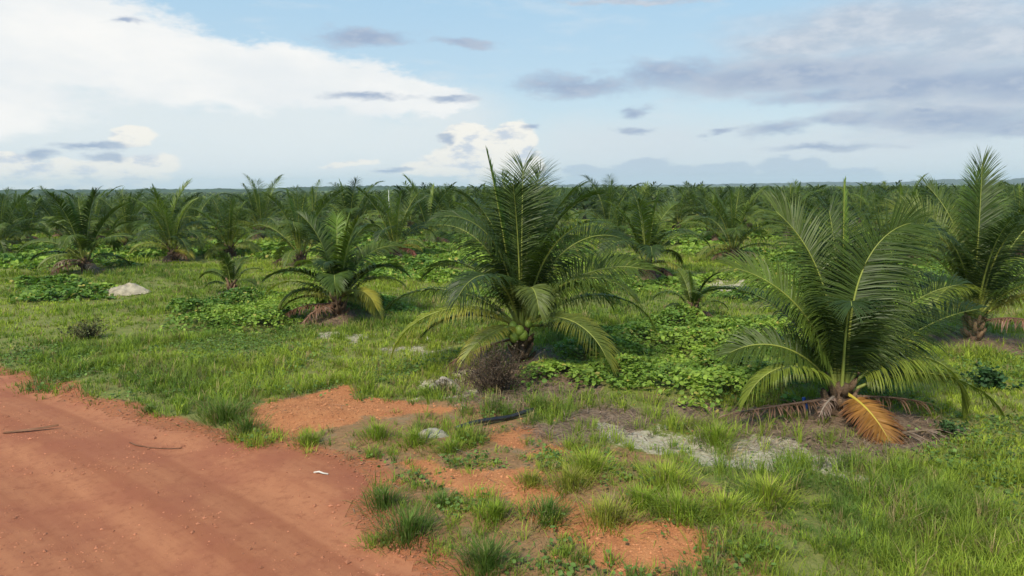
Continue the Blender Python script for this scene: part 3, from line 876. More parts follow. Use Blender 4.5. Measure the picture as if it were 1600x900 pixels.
# --- the tall palm at the right edge
rng = np.random.default_rng(31)
pC = palm_root('coconut_palm', 'C', 'tall coconut palm at the right edge with a yellow drooping lower frond')
obj('trunk', trunk_geo(rng, .20, .15, .6, 20).mesh('trunk', [M_bark], True), pC)
bz = (0, 0, .6)
C_SPEC = [
    dict(az=92, e0=89, e1=86, L=4.25, ll=.84, droop=.1, dih=14, tint=GREEN, n=90, fold=.82),
    dict(az=80, e0=86, e1=76, L=4.0, ll=.7, droop=.1, dih=14, tint=YOUNG, n=80, fold=.8),
    dict(az=172, e0=80, e1=12, L=4.0, p=1.2, ll=.80, droop=.45, tint=(.11,.15,.03), n=92, roll=-55),
    dict(az=4, e0=76, e1=26, L=4.1, p=1.2, ll=.82, droop=.5, tint=DEEP, n=88, roll=45),
    dict(az=130, e0=84, e1=45, L=4.0, p=1.3, ll=.82, droop=.4, tint=GREEN, n=80, roll=-15),
    dict(az=60, e0=84, e1=45, L=3.9, p=1.3, ll=.82, droop=.4, tint=YOUNG, n=80, roll=15),
    dict(az=290, e0=84, e1=30, L=3.8, p=1.5, ll=.8, droop=.5, tint=DEEP, n=80),
    dict(az=200, e0=76, e1=0, L=3.9, p=1.4, ll=.8, droop=.7, tint=DEEP, n=80, roll=-30),
    dict(az=185, e0=68, e1=-25, L=3.8, p=1.3, ll=.75, droop=.8, tint=GREEN, n=76),
    dict(az=350, e0=62, e1=-20, L=3.8, p=1.2, ll=.8, droop=.8, tint=GREEN, n=76),
    dict(az=255, e0=80, e1=20, L=3.6, p=1.3, ll=.78, droop=.5, tint=DEEP, n=76),
    dict(az=140, e0=74, e1=0, L=4.0, p=1.3, ll=.78, droop=.6, tint=GREEN, n=72),
    dict(az=50, e0=72, e1=0, L=4.0, p=1.3, ll=.78, droop=.6, tint=GREEN, n=72),
    dict(az=165, e0=44, e1=-50, L=3.2, p=1.2, ll=.66, droop=.9, tint=GREEN, n=66),
    dict(az=110, e0=46, e1=-40, L=3.4, p=1.2, ll=.7, droop=.9, tint=GREEN, n=66),
    dict(az=30, e0=44, e1=-40, L=3.4, p=1.2, ll=.7, droop=.9, tint=GREEN, n=66),
    dict(az=300, e0=58, e1=-40, L=3.2, p=1.2, ll=.7, droop=.9, tint=GREEN, n=68),
    dict(az=215, e0=58, e1=-50, L=2.8, p=1.2, ll=.66, droop=.9, tint=LIGHT, n=66),
]
for sp in C_SPEC:
    frond_obj(rng, pC, base=bz, **sp)
frond_obj(rng, pC, label='yellow frond with hanging leaflets', az=348, e0=42, e1=-18, p=1.0, L=2.6, ll=.55, droop=2.0, tint=YELLOW, tip=YELGRN, rib=YELLOW, n=64, base=bz)
frond_obj(rng, pC, label='yellow frond with hanging leaflets', az=200, e0=62, e1=-60, p=.9, L=1.6, ll=.4, droop=1.6, tint=YELGRN, tip=YELLOW, rib=YELLOW, n=44, base=bz)
frond_obj(rng, pC, 'dead_frond', label='reddish brown dead frond hanging to the grass', az=305, e0=25, e1=-50, p=1.0, L=2.3, ll=.46, droop=2.2, tint=(.30, .15, .11), rib=BROWN, n=56, base=(0, 0, .5), dih=0)


def auto_fronds(rng, n, H, youth=0.0):
    """a natural crown for a palm of height H: upright heart, arching middle leaves, drooping old ones"""
    out = []
    a0 = rng.uniform(0, 360)
    nu = max(3, round(n * .36)); nm = max(2, round(n * .42))
    for i in range(n):
        az = a0 + i * 137.5 + rng.uniform(-16, 16)
        if i == 0:
            out.append(dict(az=az, e0=86, e1=76, L=H * .74, ll=.09 * H, fold=.55, tint=(.11, .17, .025), droop=.1, dih=30, n=40)); continue
        v = rng.uniform(.9, 1.1)
        tip = None
        if i < nu:                                # young upright leaves
            f = i / nu
            e0 = 85 - 17 * f + rng.uniform(-3, 3); e1 = e0 - rng.uniform(20, 50) - 22 * f
            L = H * .84 * v; ll = H * .165; dr = rng.uniform(.25, .6); fold = .85
            tint = [(.115, .165, .022), GREEN, DEEP, (.08, .12, .018)][rng.integers(0, 4)]
            p = rng.uniform(1.3, 2.2)
        elif i < nu + nm:
            f = (i - nu) / nm
            e0 = 66 - 20 * f + rng.uniform(-5, 5); e1 = rng.uniform(-62, -12)
            L = H * .72 * v; ll = H * .155; dr = rng.uniform(.5, 1.0); fold = .9
            tint = [GREEN, DEEP, (.10, .145, .02)][rng.integers(0, 3)]
            p = rng.uniform(1.0, 1.6)
        else:
            f = (i - nu - nm) / max(1, n - nu - nm)
            e0 = 40 - 24 * f + rng.uniform(-6, 6); e1 = rng.uniform(-65, -35)
            L = H * .58 * v; ll = H * .125; dr = rng.uniform(1.2, 2.0); fold = .95
            tint = [GREEN, LIGHT, (.12, .16, .022)][rng.integers(0, 3)]
            if rng.random() < .3:
                tint, tip = YELGRN, YELLOW
            p = rng.uniform(.8, 1.2)
        out.append(dict(az=az, e0=e0, e1=e1, L=L, p=p, ll=ll * rng.uniform(.9, 1.1), droop=dr, fold=fold, roll=rng.uniform(-25, 25),
                        bend=rng.uniform(-16, 16), tint=tint, tip=tip, petiole=.2, ragged=.1))
    return out


def grown_palm(key, label, seed, n=20, nl=56, K=3, split=True, w=.05, extra=(), dead=2, crown=.12):
    rng = np.random.default_rng(seed)
    o = palm_root('coconut_palm', key, label)
    H = PALM_SPOTS[key][2] * 1.08
    obj('trunk', trunk_geo(rng, .06 * H, .04 * H, .17 * H, 14).mesh('trunk', [M_bark], True), o)
    bz = (0, 0, crown * H)
    for sp in auto_fronds(rng, n, H):
        frond_obj(rng, o, **{**dict(split=split, base=bz, K=K, w=w, rr=.008 * H, off=.02 * H), **sp, 'n': nl})
    for sp in extra:
        sp = dict(sp); nm = sp.pop('name', 'frond'); lb = sp.pop('label', None)
        frond_obj(rng, o, nm, split, lb, n=44, K=K, w=w, rr=.008 * H, base=sp.pop('base', bz), **sp)
    for k in range(dead):
        frond_obj(rng, o, 'dead_frond', split, 'dry brown frond drooping to the ground', az=rng.uniform(190, 350), e0=rng.uniform(-5, 15), e1=rng.uniform(-60, -35), L=.36 * H,
                  ll=.1 * H, droop=1.6, tint=BROWN if rng.random() < .6 else GREYB, rib=BROWN, n=34, K=K, w=w, base=(0, 0, .1 * H), dih=0)
    return o


SEEDLING = [
    dict(az=178, e0=62, e1=-45, L=1.45, ll=.30, droop=.8, tint=GREEN, petiole=.25),
    dict(az=20, e0=66, e1=-20, L=1.4, ll=.30, droop=.7, tint=LIGHT, petiole=.25),
    dict(az=350, e0=45, e1=-50, L=1.1, ll=.26, droop=1.0, tint=GREEN, petiole=.25),
    dict(az=200, e0=38, e1=-50, L=1.0, ll=.26, droop=1.0, tint=DEEP, petiole=.25),
    dict(az=95, e0=72, e1=20, L=1.4, ll=.30, droop=.5, tint=GREEN, petiole=.25),
]
grown_palm('D', 'short coconut palm with a bright yellow lower frond beside sandy soil', 41, 12, 60, 3, True, .045, extra=[
    dict(az=322, e0=40, e1=-62, L=2.0, ll=.5, droop=.8, tint=(.46, .38, .05), tip=YELLOW, rib=YELLOW, label='bright yellow drooping frond'),
    dict(az=266, e0=84, e1=-20, p=1.5, L=2.2, ll=.5, droop=.6, tint=DEEP),
    dict(az=18, e0=74, e1=-8, L=2.9, ll=.58, droop=.6, tint=GREEN, roll=30),
    dict(az=100, e0=86, e1=60, L=2.9, ll=.55, droop=.3, tint=YOUNG),
    dict(az=176, e0=40, e1=-40, L=2.5, ll=.5, droop=1.0, tint=LIGHT),
    dict(az=196, e0=22, e1=-40, L=1.7, ll=.42, droop=1.0, tint=LIGHT),
    dict(az=8, e0=46, e1=-34, L=2.3, ll=.5, droop=1.0, tint=LIGHT),
    dict(name='dead_frond', az=205, e0=6, e1=-26, L=1.6, ll=.4, droop=1.4, tint=(.26, .12, .08), rib=BROWN, label='reddish dead frond lying on the sand', dih=0, base=(0, 0, .38)),
], dead=1)
grown_palm('E', 'small young palm seedling standing in the green creeper patch', 43, 4, 40, 3, True, .04, dead=2, extra=SEEDLING)
grown_palm('L', 'small young palm seedling with few fronds left of the short yellow-fronded palm', 47, 4, 40, 3, True, .04, dead=1, extra=SEEDLING)
grown_palm('F', 'coconut palm with dead fronds at its foot behind the fruiting palm', 53, 14, 50, 3, True, .05, dead=4)
grown_palm('G', 'coconut palm with a wide low frond and a pale dead heap, behind the sandy mound', 59, 13, 46, 2, True, .06, extra=[
    dict(az=190, e0=32, e1=-40, L=2.6, ll=.5, droop=1.0, tint=DEEP),
    dict(name='dead_frond', az=215, e0=20, e1=-60, L=1.5, ll=.5, droop=1.8, tint=GREYB, rib=GREYB, label='pale withered frond heap', dih=0)], dead=2)
MID = [
    ('H', 'coconut palm with a yellowed low frond, next right of the palm behind the sandy mound', 61),
    ('I', 'coconut palm rising directly behind the left palm seedling', 67),
    ('J', 'broad dark coconut palm left of and behind the short yellow-fronded palm', 71),
    ('K', 'coconut palm with a reddish dead frond, between the short palm and the fruiting palm', 73),
    ('M', 'coconut palm with a yellow low frond beyond the pale sand strip at right', 79),
    ('N', 'coconut palm cut by the left picture edge beyond the grass', 83),
    ('a', 'yellowish coconut palm showing between the two large palms at right', 89),
    ('i', 'coconut palm behind the tall palm at the right edge', 97),
    ('R', 'coconut palm in the second row between the mound palm and its right neighbour', 101),
    ('Z', 'coconut palm with bare yellow stalks left of the sand strip palm', 103),
    ('h', 'coconut palm half hidden behind the left arching fronds of the orange-fronded palm', 107),
    ('Y', 'coconut palm with spiky spears rising above the horizon right of the fruiting palm', 109),
    ('T', 'tall coconut palm whose dark crown stands high above the left horizon', 113),
]
for key, lab, seed in MID:
    ex = []
    if key in 'HM':
        ex = [dict(az=200 if key == 'M' else 330, e0=20, e1=-50, L=1.7, ll=.5, droop=1.0, tint=YELLOW, tip=YELGRN, rib=YELLOW, label='yellowed low frond')]
    if key == 'K':
        ex = [dict(az=330, e0=28, e1=-40, L=2.0, ll=.4, droop=1.2, tint=YELLOW, tip=YELGRN, rib=YELLOW, label='yellowed low frond'),
              dict(name='dead_frond', az=318, e0=14, e1=-44, L=2.0, ll=.4, droop=1.4, tint=(.24, .08, .06), rib=BROWN, label='reddish dead frond', dih=0)]
    grown_palm(key, lab, seed, 16, 46, 2, False, .034, extra=ex, dead=2)

# --- the plantation rows: prototypes with parts, then copies
def proto_palm(seed, H=4.5, n=15, nl=30):
    rng = np.random.default_rng(seed)
    parts = [('trunk', trunk_geo(rng, .06 * H, .04 * H, .17 * H, 6).mesh('trunk', [M_bark], True))]
    for sp in auto_fronds(rng, n, H):
        lf, rb = frond_geo(rng, **{**dict(base=(0, 0, .12 * H), K=2, w=.054, rr=.04, off=.08), **sp, 'n': nl})
        g = Geo(); g.add(*lf); g.tube(rb[0][::3], rb[1][::3], 3, rb[2], False)
        parts.append(('frond', g.mesh('frond', [M_frond])))
    lf, rb = frond_geo(rng, az=rng.uniform(200, 340), e0=10, e1=-50, L=1.6, ll=.45, droop=1.5, tint=BROWN, rib=BROWN, base=(0, 0, .45), n=22, K=2, w=.08, dih=0)
    g = Geo(); g.add(*lf)
    parts.append(('dead_frond', g.mesh('dead_frond', [M_frond])))
    return parts


def proto_far(seed, H=4.5, n=13, nl=11, w=.15):
    rng = np.random.default_rng(seed)
    g = Geo()
    for sp in auto_fronds(rng, n, H):
        sp['tint'] = tuple(.72 * q for q in sp['tint'])
        lf, rb = frond_geo(rng, **{**dict(base=(0, 0, .12 * H), K=2 if nl > 8 else 1, w=w, rr=.05), **sp, 'n': nl})
        g.add(*lf)
    g.tube([(0, 0, -.2), (0, 0, .7)], [.3, .2], 5, BROWN)
    return g


near_protos = [proto_palm(200 + k) for k in range(6)]
far_protos = [proto_far(300 + k).mesh('coconut_palm', [M_frond]) for k in range(7)]
named = {'A', 'B', 'C', 'D', 'E', 'F', 'G', 'L'} | {m[0] for m in MID}
spots = [(x, y, h) for k, (x, y, h) in PALM_SPOTS.items() if k not in named]
rg = np.random.default_rng(5)
taken = [(x, y) for x, y, h in PALM_SPOTS.values()]
SP = 8.6
cand = []
for i in range(-60, 61):
    for j in range(3, 60):
        gx = (i + .5 * (j % 2)) * SP; gy = 27 + j * SP * .866
        ca, sa = math.cos(R(17)), math.sin(R(17))
        x = gx * ca - (gy - 60) * sa; y = gx * sa + (gy - 60) * ca + 60
        x += rg.uniform(-.9, .9); y += rg.uniform(-.9, .9)
        az = math.atan2(x, y)
        r = math.hypot(x, y)
        if abs(az) > .68 or y < 46 or r > 420:
            continue
        if min((x - a) ** 2 + (y - b) ** 2 for a, b in taken) < 5.6 ** 2:
            continue
        if rg.random() < .09:
            continue
        cand.append((x, y, rg.uniform(3.4, 5.8)))
cand.sort(key=lambda c: c[0] ** 2 + c[1] ** 2)
spots = sorted(spots + cand[:300 - len(spots)], key=lambda c: c[0] ** 2 + c[1] ** 2)
rest = cand[300 - (len(PALM_SPOTS) - len(named)):]
MARKS = [(-.64, 'left picture edge'), (-.545, 'palm with the pale dead heap'), (-.448, 'palm with a yellowed low frond at left'), (-.375, 'left palm seedling'),
         (-.292, 'broad dark palm'), (-.245, 'short yellow-fronded palm'), (-.165, 'palm with the reddish dead frond'), (-.08, 'low left fronds of the fruiting palm'), (.013, 'crown of the fruiting palm'),
         (.10, 'right arching fronds of the fruiting palm'), (.188, 'palm with dead fronds at its foot'), (.255, 'small palm seedling at right'), (.31, 'pale sand strip palm'),
         (.375, 'left arching fronds of the orange-fronded palm'), (.45, 'crown of the orange-fronded palm'), (.52, 'yellowish palm between the two large palms'), (.588, 'tall right edge palm'), (.65, 'right picture edge')]
ORD = ['nearest', 'second nearest', 'third nearest', 'fourth nearest', 'fifth nearest', 'sixth nearest', 'seventh nearest']
seen_at = [0] * len(MARKS)


def row_label(x, y):
    a = math.atan2(x, y)
    i = min(range(len(MARKS)), key=lambda q: abs(MARKS[q][0] - a))
    seen_at[i] += 1
    if seen_at[i] <= len(ORD):
        return ORD[seen_at[i] - 1] + ' row palm beyond the ' + MARKS[i][1], 'plantation row palms'
    return 'palm in the crowded far rows beyond the ' + MARKS[i][1], 'far rows beyond the ' + MARKS[i][1]


for k, (x, y, h) in enumerate(spots):
    lab, grp = row_label(x, y)
    sc_ = h / 4.5; rz = rg.uniform(0, 6.28); z = hz(x, y)
    if math.hypot(x, y) < 88:
        o = bpy.data.objects.new('coconut_palm', None)
        C.objects.link(o)
        o.location = (x, y, z); o.rotation_euler = (0, 0, rz); o.scale = (sc_,) * 3
        for nm, me in near_protos[k % 6]:
            obj(nm, me, o)
    else:
        o = obj('coconut_palm', far_protos[k % 7], None, (x, y, z), rz, sc_)
    tag(o, lab, 'palm tree', grp)

# --- the rest of the plantation to the horizon: one object
def far_plantation():
    g = Geo()
    lo = [proto_far(400 + k, 4.5, 8, 5, .42) for k in range(5)]
    lo = [(np.concatenate(p.V), np.concatenate(p.Q) if p.Q else np.zeros((0, 4), int), np.concatenate(p.T), np.concatenate(p.C)) for p in lo]

    def put(x, y, z, s_, k):
        V, Q, T, Cc = lo[k]
        a = rg.uniform(0, 6.28); ca, sa = math.cos(a), math.sin(a)
        W = np.stack([V[:, 0] * ca - V[:, 1] * sa, V[:, 0] * sa + V[:, 1] * ca, V[:, 2]], -1) * s_ + (x, y, z)
        g.add(W, Q, T, Cc)
    zs = height(np.array([c[0] for c in rest]), np.array([c[1] for c in rest]))
    for q, (x, y, h) in enumerate(rest):
        put(x, y, zs[q], h / 4.5, q % 5)
    n = 2200
    r = np.sqrt(rg.uniform(400 ** 2, 1500 ** 2, n)); a = rg.uniform(-.68, .68, n)
    a = np.where(a < -.1, a + .25 * rg.random(n), a)
    xx, yy = r * np.sin(a), r * np.cos(a)
    zz = height(xx, yy)
    crown = [(Geo(), 0)]
    for q in range(n):                            # beyond 400 m a crown is a few pixels: coarse stars of blades
        m = 11
        an = rg.uniform(0, 6.28, m); el = rg.uniform(.1, 1.4, m); L = rg.uniform(2.6, 4.6, m)
        d = np.stack([np.cos(el) * np.cos(an), np.cos(el) * np.sin(an), np.sin(el)], -1)
        b = np.array([xx[q], yy[q], zz[q] + .6]); sdv = np.stack([-np.sin(an), np.cos(an), 0 * an], -1)
        mid = b + d * (L * .55)[:, None]; tip = b + d * L[:, None] - np.array([0, 0, 1.]) * (L * .25)[:, None]
        V = np.stack([np.broadcast_to(b, (m, 3)), mid - sdv * .55, tip, mid + sdv * .55], 1).reshape(-1, 3)
        g.add(V, np.arange(4 * m).reshape(-1, 4), None, np.array([GREEN, DEEP, LIGHT, GREEN][q % 4]) * rg.uniform(.8, 1.3))
    gx, gy = np.meshgrid(np.arange(-1900, 120, 15.0), np.arange(300, 1900, 10.0))
    ca, sa = math.cos(R(24)), math.sin(R(24))
    xx = (gx * ca - gy * sa).ravel(); yy = (gx * sa + gy * ca).ravel()
    xx = xx + rg.normal(0, .8, len(xx)); yy = yy + rg.normal(0, .8, len(yy))
    rr_ = np.hypot(xx, yy); az_ = np.arctan2(xx, yy)
    k = (rr_ > 430) & (rr_ < 1880) & (az_ > -.68) & (az_ < -.12)
    xx, yy = xx[k], yy[k]; zz = height(xx, yy)
    for q in range(len(xx)):                       # younger rows on the plain at left
        m = 5
        an = rg.uniform(0, 6.28, m); el = rg.uniform(.3, 1.3, m); L = rg.uniform(1.8, 3.0, m)
        d = np.stack([np.cos(el) * np.cos(an), np.cos(el) * np.sin(an), np.sin(el)], -1)
        b = np.array([xx[q], yy[q], zz[q]]); sdv = np.stack([-np.sin(an), np.cos(an), 0 * an], -1)
        mid = b + d * (L * .55)[:, None]; tip = b + d * L[:, None]
        V = np.stack([np.broadcast_to(b, (m, 3)), mid - sdv * .6, tip, mid + sdv * .6], 1).reshape(-1, 3)
        g.add(V, np.arange(4 * m).reshape(-1, 4), None, np.array([GREEN, DEEP][q % 2]) * rg.uniform(.8, 1.2))
    o = obj('palm_plantation', g.mesh('palm_plantation', [M_far]))
    tag(o, 'dense coconut plantation merging into a green band under the horizon', 'plantation', kind='stuff')


far_plantation()

# ------------------------------------------------------------------ grass
GC = np.array([(0.225, 0.30, 0.034), (0.32, 0.38, 0.046), (0.115, 0.18, 0.034), (0.34, 0.26, 0.12), (0.30, 0.31, 0.05)])


def blades(x, y, z, ln, w, az, lean, curve, tint):
    n = len(x)
    b = np.stack([x, y, z], -1)
    h = np.stack([np.cos(az), np.sin(az), 0 * az], -1)
    sdv = np.stack([-np.sin(az), np.cos(az), 0 * az], -1)
    up = np.array([[0, 0, 1.0]])
    d1 = h * np.sin(lean)[:, None] + up * np.cos(lean)[:, None]
    l2 = lean + curve
    d2 = h * np.sin(l2)[:, None] + up * np.cos(l2)[:, None]
    m = b + d1 * (ln * .55)[:, None]; t = m + d2 * (ln * .45)[:, None]
    V = np.stack([b - sdv * (w / 2)[:, None], b + sdv * (w / 2)[:, None], m - sdv * (w * .42)[:, None], m + sdv * (w * .42)[:, None], t], 1).reshape(-1, 3)
    i = np.arange(n)[:, None] * 5
    return V, i + np.array([[0, 1, 3, 2]]), i + np.array([[2, 3, 4]]), np.repeat(tint, 5, axis=0)


def grass_density(x, y):
    road, orange, sand, lit, cr = masks(x, y)
    r = np.hypot(x, y)
    d = np.ones_like(x)
    patch = fbm(x / 1.6, y / 1.6, 61, 3)
    d *= 0.6 + 0.55 * smooth(patch, .33, .55)
    bare = smooth(-sdf(BARE, x, y), -.4, .5) * (1 - road)   # thin tufts on the reddish verge
    d *= 1 - .86 * bare * (1 - smooth(fbm(x / .7, y / .7, 67, 2), .46, .58))
    d *= (1 - orange * .95) * (1 - sand * .93) * (1 - lit * .86) * (1 - cr * .85)
    rd = sdf(ROAD, x, y) + (fbm(x / 1.1, y / 1.1, 71, 3) - .5) * 2.6
    d *= smooth(rd, -.2, .5) * smooth(sdf(ROAD, x, y), -1.3, -.6)
    pd = sdf([(-1.05, 12.2), (.42, 13.25), (.5, 13.05), (-.9, 11.95)], x, y)
    d *= smooth(pd, 0, .2)
    return d


def grass_tint(rng, x, y):
    a = fbm(x / 4.5, y / 4.5, 81, 3) + rng.normal(0, .07, len(x))
    rd = sdf(ROAD, x, y)
    a = a - .10 * smooth(-rd, -3.0, -.3)             # duller, bluer grass along the road
    a = a + .05 * smooth(x, 2, 6)
    t = np.clip((a - .34) / .32, 0, 1)[:, None]
    c = GC[2] * (1 - t) + GC[1] * t
    s_ = rng.random(len(x))
    c = np.where((s_ < .10)[:, None], GC[3] * rng.uniform(.7, 1.1, len(x))[:, None], c)
    c = np.where(((s_ > .16) & (s_ < .45))[:, None], GC[0], c)
    return c * rng.uniform(.75, 1.3, len(x))[:, None]


def build_grass():
    rng = np.random.default_rng(77)
    g = Geo()
    for r0, r1, dens, nb, wid, hmin, hmax, spread in [(6.5, 13.5, 60, 24, .009, .10, .31, .09), (13.5, 23, 42, 16, .014, .09, .27, .11), (23, 45, 20, 11, .022, .10, .26, .16), (45, 95, 5, 9, .05, .12, .34, .3)]:
        A = .72 * (r1 ** 2 - r0 ** 2)
        n = int(A * dens)
        r = np.sqrt(rng.uniform(r0 ** 2, r1 ** 2, n)); a = rng.uniform(-.72, .72, n)
        x, y = r * np.sin(a), r * np.cos(a)
        k = rng.random(n) < grass_density(x, y)
        x, y = x[k], y[k]
        hs = hmin + (hmax - hmin) * smooth(fbm(x / 1.2, y / 1.2, 91, 3), .3, .75) * rng.uniform(.6, 1.3, len(x))
        ct = grass_tint(rng, x, y)
        n = len(x)
        bx = np.repeat(x, nb); by = np.repeat(y, nb)
        rr = np.abs(rng.normal(0, spread, n * nb)); aa = rng.uniform(0, 2 * np.pi, n * nb)
        px, py = bx + rr * np.cos(aa), by + rr * np.sin(aa)
        hz_ = height(px, py) - .02
        ln = np.repeat(hs, nb) * rng.uniform(.55, 1.35, n * nb)
        lean = np.clip(rr / spread * .35 + rng.normal(.12, .15, n * nb), 0, 1.2)
        tint = np.repeat(ct, nb, axis=0) * rng.uniform(.8, 1.22, n * nb)[:, None]
        g.add(*blades(px, py, hz_, ln * 1.25, wid * rng.uniform(.7, 1.3, n * nb), aa + rng.normal(0, .6, n * nb), lean, rng.uniform(.2, .95, n * nb), tint))
    print('GRASS', g.n / 5 * 3)
    tag(obj('grass', g.mesh('grass', [M_grass])), 'green and yellowish grass covering the open ground', 'grass', kind='stuff')


build_grass()

TUFTS = [
    (-5.55, 13.03, .52, 320, 2, 'large dark grass tuft on the road edge left of the orange bare patch'),
    (-4.88, 12.41, .36, 200, 2, 'low spreading grass tuft at the near end of the large road edge tuft'),
    (-3.58, 11.74, .28, 150, 0, 'small grass tuft on the road edge below the orange bare patch'),
    (-2.39, 11.94, .36, 220, 0, 'grass tuft just left of the pale stone by the pipe'),
    (-1.67, 11.55, .34, 220, 0, 'bright bushy grass tuft in front of the pale stone by the pipe'),
    (-1.04, 11.2, .28, 160, 0, 'grass tuft in front of the end of the black pipe'),
    (-1.33, 8.46, .42, 320, 2, 'dense dark green tuft standing on the edge of the road near the camera'),
    (-1.80, 9.29, .34, 220, 2, 'flattened tuft behind the dense dark tuft on the road edge'),
    (-0.32, 7.69, .40, 320, 2, 'dark grass tuft at the bottom edge on reddish soil'),
    (-0.99, 9.18, .24, 150, 2, 'small sparse tuft on reddish soil right of the dense dark tuft'),
    (1.15, 10.11, .42, 320, 1, 'tall bright tuft left of the white sand patch'),
    (0.82, 9.60, .38, 240, 4, 'yellowish loose tuft in front of the tall bright tuft'),
    (2.18, 9.55, .48, 340, 1, 'wide bright tuft below the white sand patch'),
    (1.23, 8.60, .40, 280, 4, 'straggly yellow green tuft among the orange clods'),
    (2.14, 8.59, .42, 280, 0, 'green tuft in front of the wide bright tuft'),
    (3.54, 11.70, .42, 320, 0, 'lone tuft growing between the two white sand patches'),
    (3.53, 9.22, .44, 320, 1, 'tall tuft beside the small orange hollow at right'),
    (0.26, 9.68, .26, 150, 4, 'thin tuft on the cracked orange soil'),
    (1.75, 8.95, .36, 240, 0, 'leafy tuft on the orange strip between the two front bright tufts'),
    (0.45, 8.75, .34, 240, 2, 'dull green tuft on the orange strip right of the bottom edge tuft'),
    (2.75, 8.65, .38, 260, 1, 'bright tuft in the small orange hollow at right'),
    (-0.25, 8.75, .30, 200, 0, 'upright tuft on reddish soil behind the bottom edge tuft'),
    (-7.27, 13.64, .22, 110, 2, 'small tuft lying apart on the road left of the large tuft'),
]


def build_tufts():
    rng = np.random.default_rng(99)
    for x, y, s_, nb, ci, lab in TUFTS:
        nb = int(nb * 1.7); s_ *= 1.2
        rr = np.abs(rng.normal(0, s_ * .42, nb)); aa = rng.uniform(0, 2 * np.pi, nb)
        px, py = rr * np.cos(aa), rr * np.sin(aa)
        z0 = hz(x, y)
        pz = height(x + px, y + py) - z0 - .02
        g = Geo()
        c = np.broadcast_to(GC[ci], (nb, 3)) * rng.uniform(.7, 1.35, nb)[:, None]
        c = np.where((rng.random(nb) < .12)[:, None], GC[3] * .9, c)
        lean = np.clip(rr / (s_ * .42) * .38 + rng.normal(.1, .16, nb), 0, 1.25)
        g.add(*blades(px, py, pz, s_ * rng.uniform(.45, 1.0, nb), rng.uniform(.007, .014, nb), aa + rng.normal(0, .5, nb), lean, rng.uniform(.2, 1.0, nb), c))
        o = obj('grass_tuft', g.mesh('grass_tuft', [M_grass]), None, (x, y, z0))
        tag(o, lab, 'grass tuft', 'grass tufts on the bare verge')


build_tufts()

# ------------------------------------------------------------------ creeper ground cover
def leaf_cards(rng, x, y, z, size, tint, tilt=.5):
    """rounded leaves of six points folded along the midrib"""
    n = len(x)
    az = rng.uniform(0, 2 * np.pi, n)
    tl = np.abs(rng.normal(0, tilt, n)); ta = rng.uniform(0, 2 * np.pi, n)
    nrm = np.stack([np.sin(tl) * np.cos(ta), np.sin(tl) * np.sin(ta), np.cos(tl)], -1)
    f = np.stack([np.cos(az), np.sin(az), 0 * az], -1)
    f = f - nrm * np.sum(f * nrm, 1)[:, None]; f /= np.linalg.norm(f, axis=1)[:, None]
    s_ = np.cross(nrm, f)
    c = np.stack([x, y, z], -1)
    k = size[:, None]
    pts = [c - f * k * .5, c - f * k * .22 + s_ * k * .42 + nrm * k * .10, c + f * k * .2 + s_ * k * .40 + nrm * k * .06, c + f * k * .55, c + f * k * .2 - s_ * k * .40 + nrm * k * .06, c - f * k * .22 - s_ * k * .42 + nrm * k * .10]
    V = np.stack(pts, 1).reshape(-1, 3)
    i = np.arange(n)[:, None] * 6
    Q = np.concatenate([i + np.array([[0, 1, 2, 3]]), i + np.array([[0, 3, 4, 5]])])
    return V, Q, None, np.repeat(tint, 6, axis=0)


def build_creeper():
    rng = np.random.default_rng(123)
    g = Geo()
    for r0, r1, dens, size in [(12, 30, 820, .088), (30, 48, 170, .17), (48, 85, 40, .30)]:
        A = .7 * (r1 ** 2 - r0 ** 2)
        n = int(A * dens)
        r = np.sqrt(rng.uniform(r0 ** 2, r1 ** 2, n)); a = rng.uniform(-.7, .7, n)
        x, y = r * np.sin(a), r * np.cos(a)
        cr = masks(x, y)[4]
        k = rng.random(n) < cr ** 1.5 * (.25 + .75 * smooth(fbm(x / .45, y / .45, 139, 2), .3, .55))
        x, y, cr = x[k], y[k], cr[k]
        hgt = cr * (.05 + .42 * smooth(fbm(x / 1.3, y / 1.3, 131, 3), .3, .75)) * np.where(y < 30, 1.0, .85)
        hgt = hgt + .38 * cr * np.exp(-((x - .85) ** 2 + (y - 14.9) ** 2) / .8)
        z = height(x, y) + hgt * (1 - .5 * rng.random(len(x)) ** 2.2) + .03
        q = np.clip((fbm(x / 1.8, y / 1.8, 137, 3) - .35) / .3 + rng.normal(0, .25, len(x)), 0, 1)[:, None]
        c = np.array((.095, .17, .028)) * (1 - q) + np.array((.22, .31, .045)) * q
        c = np.where((rng.random(len(x)) < .04)[:, None], np.array((.34, .30, .07)), c) * 1.2
        g.add(*leaf_cards(rng, x, y, z, size * rng.uniform(.5, 1.5, len(x)), c * rng.uniform(.7, 1.3, len(x))[:, None], .7))
    # small broad-leaved weeds among the grass
    n = 90000
    r = np.sqrt(rng.uniform(7 ** 2, 24 ** 2, n)); a = rng.uniform(-.7, .7, n)
    x, y = r * np.sin(a), r * np.cos(a)
    k = rng.random(n) < np.clip(grass_density(x, y), 0, 1) * smooth(fbm(x / 1.5, y / 1.5, 181, 3), .46, .62)
    x, y = x[k], y[k]
    c = np.array((.12, .19, .04))[None] * rng.uniform(.6, 1.5, len(x))[:, None]
    g.add(*leaf_cards(rng, x, y, height(x, y) + .03 + .12 * rng.random(len(x)) ** 1.5, rng.uniform(.03, .075, len(x)), c, .6))
    tag(obj('creeper', g.mesh('creeper', [M_creeper])), 'low green leafy creeper spreading in patches between the palms', 'creeper', kind='stuff')


build_creeper()

